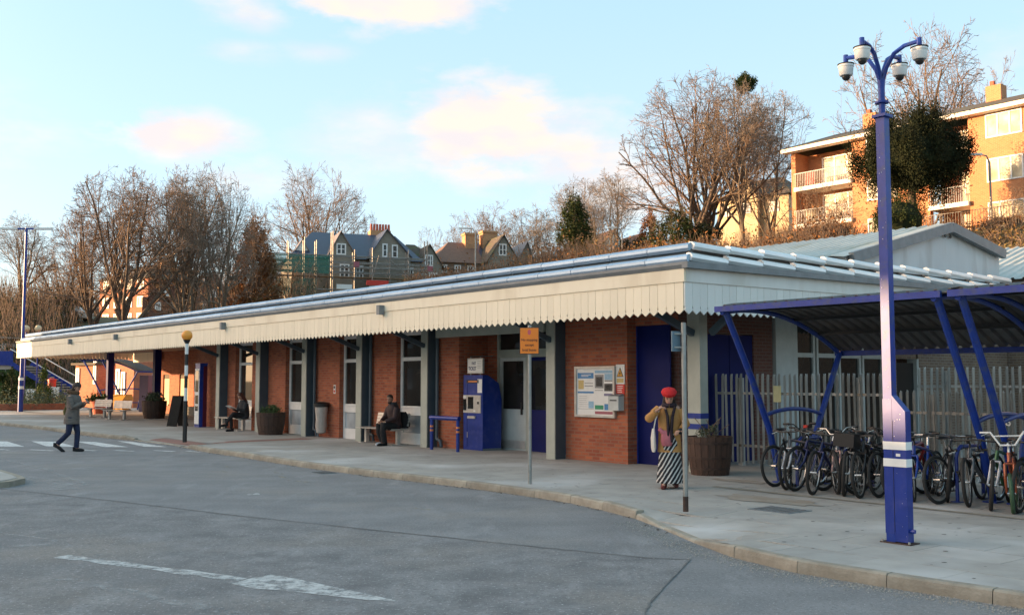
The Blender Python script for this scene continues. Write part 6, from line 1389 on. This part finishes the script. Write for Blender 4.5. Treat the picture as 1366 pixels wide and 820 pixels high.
shoe(w,(.07,.09,.085),(1,0,0),'blackcloth',.27,'boot'); shoe(w,(-.36,-.09,.20),(.55,0,-.12),'blackcloth',.27,'boot')
MB().cbox((.38,.0,1.31),(.012,.075,.15),ry=R(-35)).build('phone','black',w)
MB().loft([(-.20,.05,.95,.05,.13,0),(-.21,.05,1.05,.06,.14,0),(-.20,.05,1.14,.03,.11,0)],12).build('bag','olive',w,smooth=True); limb(w,'bag_strap','olive',[(-.2,.08,1.12),(-.1,.17,1.3),(.02,.17,1.46)],.012,6)
# --- seated figures: local +x faces the road ---
def seated(label,u,t,z,yaw):
    r=thing('person',label,'person',SW(u,t,.12),ROT-PI/2+yaw); return r
m_=seated('person in a dark maroon padded jacket and black trousers seated with a black rucksack','-6.15' and -6.15,-.06,0,0)
J=dict(pelvis=(.0,0,.50),waist=(-.01,0,.68),chest=(.06,0,.92),neck=(.11,0,1.08),skull=(.14,0,1.15),hipl=(.03,.10,.50),hipr=(.03,-.10,.50),
 kneel=(.46,.14,.52),ankl=(.42,.15,.08),toel=(.58,.17,.04),kneer=(.44,-.13,.50),ankr=(.30,-.12,.08),toer=(.45,-.12,.04),
 shol=(.06,.20,.98),shor=(.06,-.20,.98),elbl=(.16,.25,.72),elbr=(.14,-.26,.73),wril=(.38,.12,.64),wrir=(.36,-.10,.64))
body(m_,J,{'l':((.8,-.5,-.1),.7),'r':((.8,.5,-.1),.7)},'skin2')
Rm,hd=headmesh(m_,(.165,0,1.235),R(28),R(6),'skin2')
b=MB(); b.loft([(-.035,0,-.06,.066,.068,0),(-.03,0,.0,.078,.079,0),(-.012,0,.055,.096,.079,0),(-.012,0,.095,.074,.062,0),(-.014,0,.118,.03,.026,0)],14); part(b,Rm,'hair','hair',m_)
b=MB(); b.loft([(.03,0,-.128,.046,.040,0),(.022,0,-.10,.062,.050,0),(.016,0,-.075,.068,.057,0)],12); part(b,Rm,'beard','hair',m_)
b=MB(); b.loft([(.02,0,.46,.19,.22,0),(.0,0,.58,.17,.21,0),(.02,0,.74,.165,.21,0),(.05,0,.90,.165,.22,0),(.07,0,1.0,.14,.21,0),(.10,0,1.08,.085,.12,0)],18); b.build('jacket','maroon',m_,smooth=True)
b=MB(); b.loft([(.03,0,1.0,.13,.15,0),(.06,0,1.08,.12,.13,0),(.06,0,1.15,.10,.11,0)],14); b.build('hood','greycoat',m_,smooth=True)
for q in 'lr': limb(m_,'sleeve','maroon',[J['sho'+q],tuple((Vector(J['sho'+q])+Vector(J['elb'+q]))/2),J['elb'+q],tuple(Vector(J['elb'+q]).lerp(Vector(J['wri'+q]),.5)),tuple(Vector(J['elb'+q]).lerp(Vector(J['wri'+q]),.95))],[.090,.085,.078,.066,.05])
for q in 'lr':
    h_=Vector(J['hip'+q]); k_=Vector(J['knee'+q]); a_=Vector(J['ank'+q]); limb(m_,'trouser_leg','blackcloth',[h_-Vector((.08,0,0)),h_.lerp(k_,.5),k_+Vector((.0,0,.02)),k_.lerp(a_,.35)+Vector((.02,0,0)),k_.lerp(a_,.7),a_+Vector((0,0,.01))],[.115,.105,.092,.084,.080,.078])
shoe(m_,J['ankl'],(1,.15,0),'blackcloth',.29); shoe(m_,J['ankr'],(1,0,0),'shoe',.28)
rk=sthing('rucksack','black rounded rucksack leaning behind the seated man','rucksack',-6.15,.06,.56)
MB().loft([(0,.16,.0,.17,.10,0),(0,.17,.12,.19,.13,0),(0,.16,.30,.18,.12,0),(0,.13,.44,.11,.08,0)],14).build('pack','blackcloth',rk,smooth=True); MB().loft([(0,.27,.03,.10,.05,0),(0,.29,.12,.11,.05,0),(0,.27,.2,.09,.03,0)],12).build('front_pocket','blackcloth',rk,smooth=True)
w2=seated('person with long reddish hair and charcoal coat reading on a bench between columns','' or -15.75,-.04,0,R(6))
J=dict(pelvis=(.0,0,.50),waist=(-.02,0,.68),chest=(.04,0,.90),neck=(.09,0,1.05),skull=(.13,0,1.12),hipl=(.03,.09,.50),hipr=(.03,-.09,.50),
 kneel=(.46,.06,.60),ankl=(.72,.02,.27),toel=(.86,.0,.22),kneer=(.46,-.08,.52),ankr=(.44,-.08,.08),toer=(.60,-.08,.04),
 shol=(.04,.18,.95),shor=(.04,-.18,.95),elbl=(.14,.22,.70),elbr=(.14,-.22,.70),wril=(.38,.10,.76),wrir=(.38,-.10,.76))
body(w2,J,{'l':((.9,-.2,.2),.5),'r':((.9,.2,.2),.5)})
Rm,hd=headmesh(w2,(.17,0,1.19),R(4),R(34),'skin',.97)
b=MB(); b.loft([(-.06,0,-.30,.06,.10,0),(-.055,0,-.16,.075,.105,0),(-.045,0,-.06,.08,.098,0),(-.03,0,.02,.088,.09,0),(-.014,0,.07,.095,.083,0),(-.014,0,.105,.066,.06,0),(-.016,0,.125,.025,.025,0)],16); part(b,Rm,'hair','hairred',w2)
b=MB(); b.loft([(.06,0,.42,.20,.21,0),(.0,0,.56,.17,.20,0),(.0,0,.72,.155,.185,0),(.03,0,.88,.15,.20,0),(.05,0,.98,.12,.18,0),(.085,0,1.05,.07,.09,0)],18); b.build('coat','greycoat',w2,smooth=True)
for q in 'lr': limb(w2,'sleeve','greycoat',[J['sho'+q],tuple((Vector(J['sho'+q])+Vector(J['elb'+q]))/2),J['elb'+q],tuple(Vector(J['elb'+q]).lerp(Vector(J['wri'+q]),.95))],[.082,.075,.066,.048])
for q in 'lr':
    h_=Vector(J['hip'+q]); k_=Vector(J['knee'+q]); a_=Vector(J['ank'+q]); limb(w2,'trouser_leg','blackcloth',[h_-Vector((.06,0,0)),h_.lerp(k_,.5),k_,k_.lerp(a_,.5),a_+Vector((0,0,.0))],[.105,.09,.070,.060,.048])
shoe(w2,J['ankl'],(1,0,-.02),'blackcloth',.26,'boot'); shoe(w2,J['ankr'],(1,0,0),'blackcloth',.26,'boot')
pb=thing('paper','white open paper held by the reading woman','paper',w2.matrix_basis@Vector((.50,0,.80)),ROT-PI/2+R(6))
MB().cbox((0,-.10,.02),(.24,.20,.006),ry=R(-25),rx=R(8)).build('page','white',pb); MB().cbox((0,.105,.02),(.24,.20,.006),ry=R(-25),rx=R(-8)).build('page','white',pb)
# --- woman in the red hat, walking towards the road ---
w3=thing('person','person in a red beret, mustard coat and long striped skirt beside the grey post','person',Vector((2.55,16.50,.12)),R(-90-8))
J=dict(pelvis=(0,0,.86),waist=(.0,0,1.0),chest=(.02,0,1.20),neck=(.03,0,1.34),skull=(.05,0,1.41),hipl=(0,.08,.80),hipr=(0,-.08,.80),
 kneel=(.04,.08,.44),ankl=(-.08,.09,.09),toel=(.06,.10,.04),kneer=(.10,-.08,.45),ankr=(.14,-.10,.08),toer=(.29,-.11,.04),
 shol=(.0,.16,1.26),shor=(.0,-.16,1.26),elbl=(.02,.26,1.02),elbr=(.08,-.32,1.12),wril=(.20,.18,.93),wrir=(.20,-.20,1.24))
body(w3,J,{'l':((.7,-.5,-.1),.7),'r':((.1,.7,.5),.9)})
Rm,hd=headmesh(w3,(.07,0,1.455),0,R(20),'skin',.95)
b=MB(); b.loft([(-.05,0,-.26,.06,.12,0),(-.05,0,-.15,.07,.115,0),(-.045,0,-.05,.075,.10,0),(-.03,0,.03,.085,.088,0),(-.02,0,.07,.08,.08,0)],16); part(b,Rm,'hair','hair',w3)
b=MB(); b.loft([(.008,0,.028,.090,.080,0),(.0,0,.045,.118,.110,0),(-.012,0,.085,.135,.128,0),(-.022,0,.125,.110,.105,0),(-.022,0,.15,.05,.05,0)],18); b.sphere((-.022,0,.155),.014,8,6); part(b,Rm,'beret','redhat',w3)
b=MB(); n=26; rings=[]
for (z,rx,ry) in [(.09,.21,.22),(.25,.19,.20),(.5,.16,.175),(.75,.145,.155),(.90,.13,.14)]:
    ring=[]
    for j in range(n*2): a=2*PI*j/(n*2); f=1+.045*math.sin(a*9)*(1-(z-.09)/.9); ring.append((rx*f*math.cos(a)+.03*(1-z),ry*f*math.sin(a),z))
    rings.append(ring)
vs=[p for r_ in rings for p in r_]; k=n*2; b.add(vs,[(i*k+j,i*k+(j+1)%k,(i+1)*k+(j+1)%k,(i+1)*k+j) for i in range(4) for j in range(k)]); b.build('striped_skirt','stripe',w3,smooth=True)
b=MB(); b.loft([(.02,0,.58,.15,.195,0),(.0,0,.70,.145,.19,0),(.0,0,.90,.13,.175,0),(.01,0,1.10,.13,.18,0),(.01,0,1.24,.11,.175,0),(.02,0,1.33,.07,.09,0)],22)
b.v=[(x*(1+.025*math.sin(z*70)),y*(1+.02*math.sin(z*70)),z) for x,y,z in b.v]; b.build('coat','mustard',w3,smooth=True)
for q in 'lr': limb(w3,'sleeve','mustard',[J['sho'+q],tuple((Vector(J['sho'+q])+Vector(J['elb'+q]))/2),J['elb'+q],tuple(Vector(J['elb'+q]).lerp(Vector(J['wri'+q]),.9))],[.078,.078,.074,.052])
b=MB(); b.tube([(.10,.09,1.30),(.155,.05,1.15),(.165,.03,.95),(.17,.03,.74)],[.045,.05,.055,.05],8,flat=.5); b.build('scarf','scarf',w3,smooth=True); b=MB(); b.tube([(.11,-.07,1.30),(.155,-.03,1.16),(.165,-.02,.98),(.165,-.025,.84)],[.04,.045,.05,.045],8,flat=.5); b.build('scarf','scarf',w3,smooth=True)
b=MB(); b.tube([(.085*math.cos(a)+.02,.09*math.sin(a),1.325) for a in [2*PI*k/12 for k in range(13)]],.038,8,cap=False); b.build('scarf','scarf',w3,smooth=True)
b=MB(); b.loft([(.15,-.045,.68,.035,.075,0),(.17,-.045,.76,.05,.10,0),(.16,-.04,.86,.04,.095,0),(.14,-.04,.93,.025,.07,0)],14); b.build('pouch','pink',w3,smooth=True)
b=MB(); b.tube([(.13,-.16,.95),(.16,-.10,.88),(.17,-.05,.84)],.035,8); b.build('hanging_sash','pink',w3,smooth=True)
tb=MB(); tb.loft([(.06,-.255,.58,.10,.025,.1),(.06,-.255,.64,.12,.04,.1),(.06,-.26,.80,.125,.04,.1),(.06,-.255,.95,.11,.02,.1)],14); tb.build('tote_bag','tote',w3,smooth=True); limb(w3,'tote_strap','tote',[(.02,-.25,.94),(.06,-.22,1.12),(.08,-.15,1.30)],.010,6); limb(w3,'tote_strap','tote',[(.12,-.25,.94),(.15,-.22,1.10),(.12,-.15,1.28)],.010,6)
MB().sphere((.22,.17,.92),.05,10,8).build('glove','blackcloth',w3,smooth=True)
shoe(w3,J['ankl'],(1,.1,0),'bootred',.23,'boot'); shoe(w3,J['ankr'],(1,-.1,0),'bootred',.23,'boot')
# --- person far up by the bank railing ---
w4=thing('person','distant person in a white top with grey hair behind the bank railing','person',WP(1217,301,54)-Vector((0,0,.75)),R(-90))
J=dict(pelvis=(0,0,.92),waist=(0,0,1.06),chest=(.0,0,1.32),neck=(.01,0,1.48),skull=(.02,0,1.56),hipl=(0,.09,.88),hipr=(0,-.09,.88),kneel=(.02,.09,.48),ankl=(0,.09,.08),toel=(.13,.09,.04),kneer=(.02,-.09,.48),ankr=(0,-.09,.08),toer=(.13,-.09,.04),shol=(0,.19,1.38),shor=(0,-.19,1.38),elbl=(.0,.24,1.1),elbr=(.0,-.24,1.1),wril=(.12,.2,.92),wrir=(.12,-.2,.92))
body(w4,J,{'l':((.3,0,-1),.3),'r':((.3,0,-1),.3)}); Rm,hd=headmesh(w4,(.03,0,1.63),0,0,'skin')
b=MB(); b.loft([(-.035,0,-.06,.07,.072,0),(-.03,0,.0,.078,.08,0),(-.015,0,.06,.095,.08,0),(-.014,0,.118,.03,.03,0)],12); part(b,Rm,'hair','hairgrey',w4)
b=MB(); b.loft([(0,0,.84,.15,.19,0),(0,0,1.05,.14,.18,0),(0,0,1.3,.15,.20,0),(0,0,1.42,.10,.17,0),(0,0,1.49,.06,.07,0)],16); b.build('shirt','white',w4,smooth=True)
for q in 'lr':
    limb(w4,'sleeve','white',[J['sho'+q],J['elb'+q],tuple(Vector(J['elb'+q]).lerp(Vector(J['wri'+q]),.9))],[.075,.062,.045]); limb(w4,'trouser_leg','jeans',[J['hip'+q],J['knee'+q],J['ank'+q]],[.10,.075,.065]); shoe(w4,J['ank'+q],(1,0,0),'blackcloth')
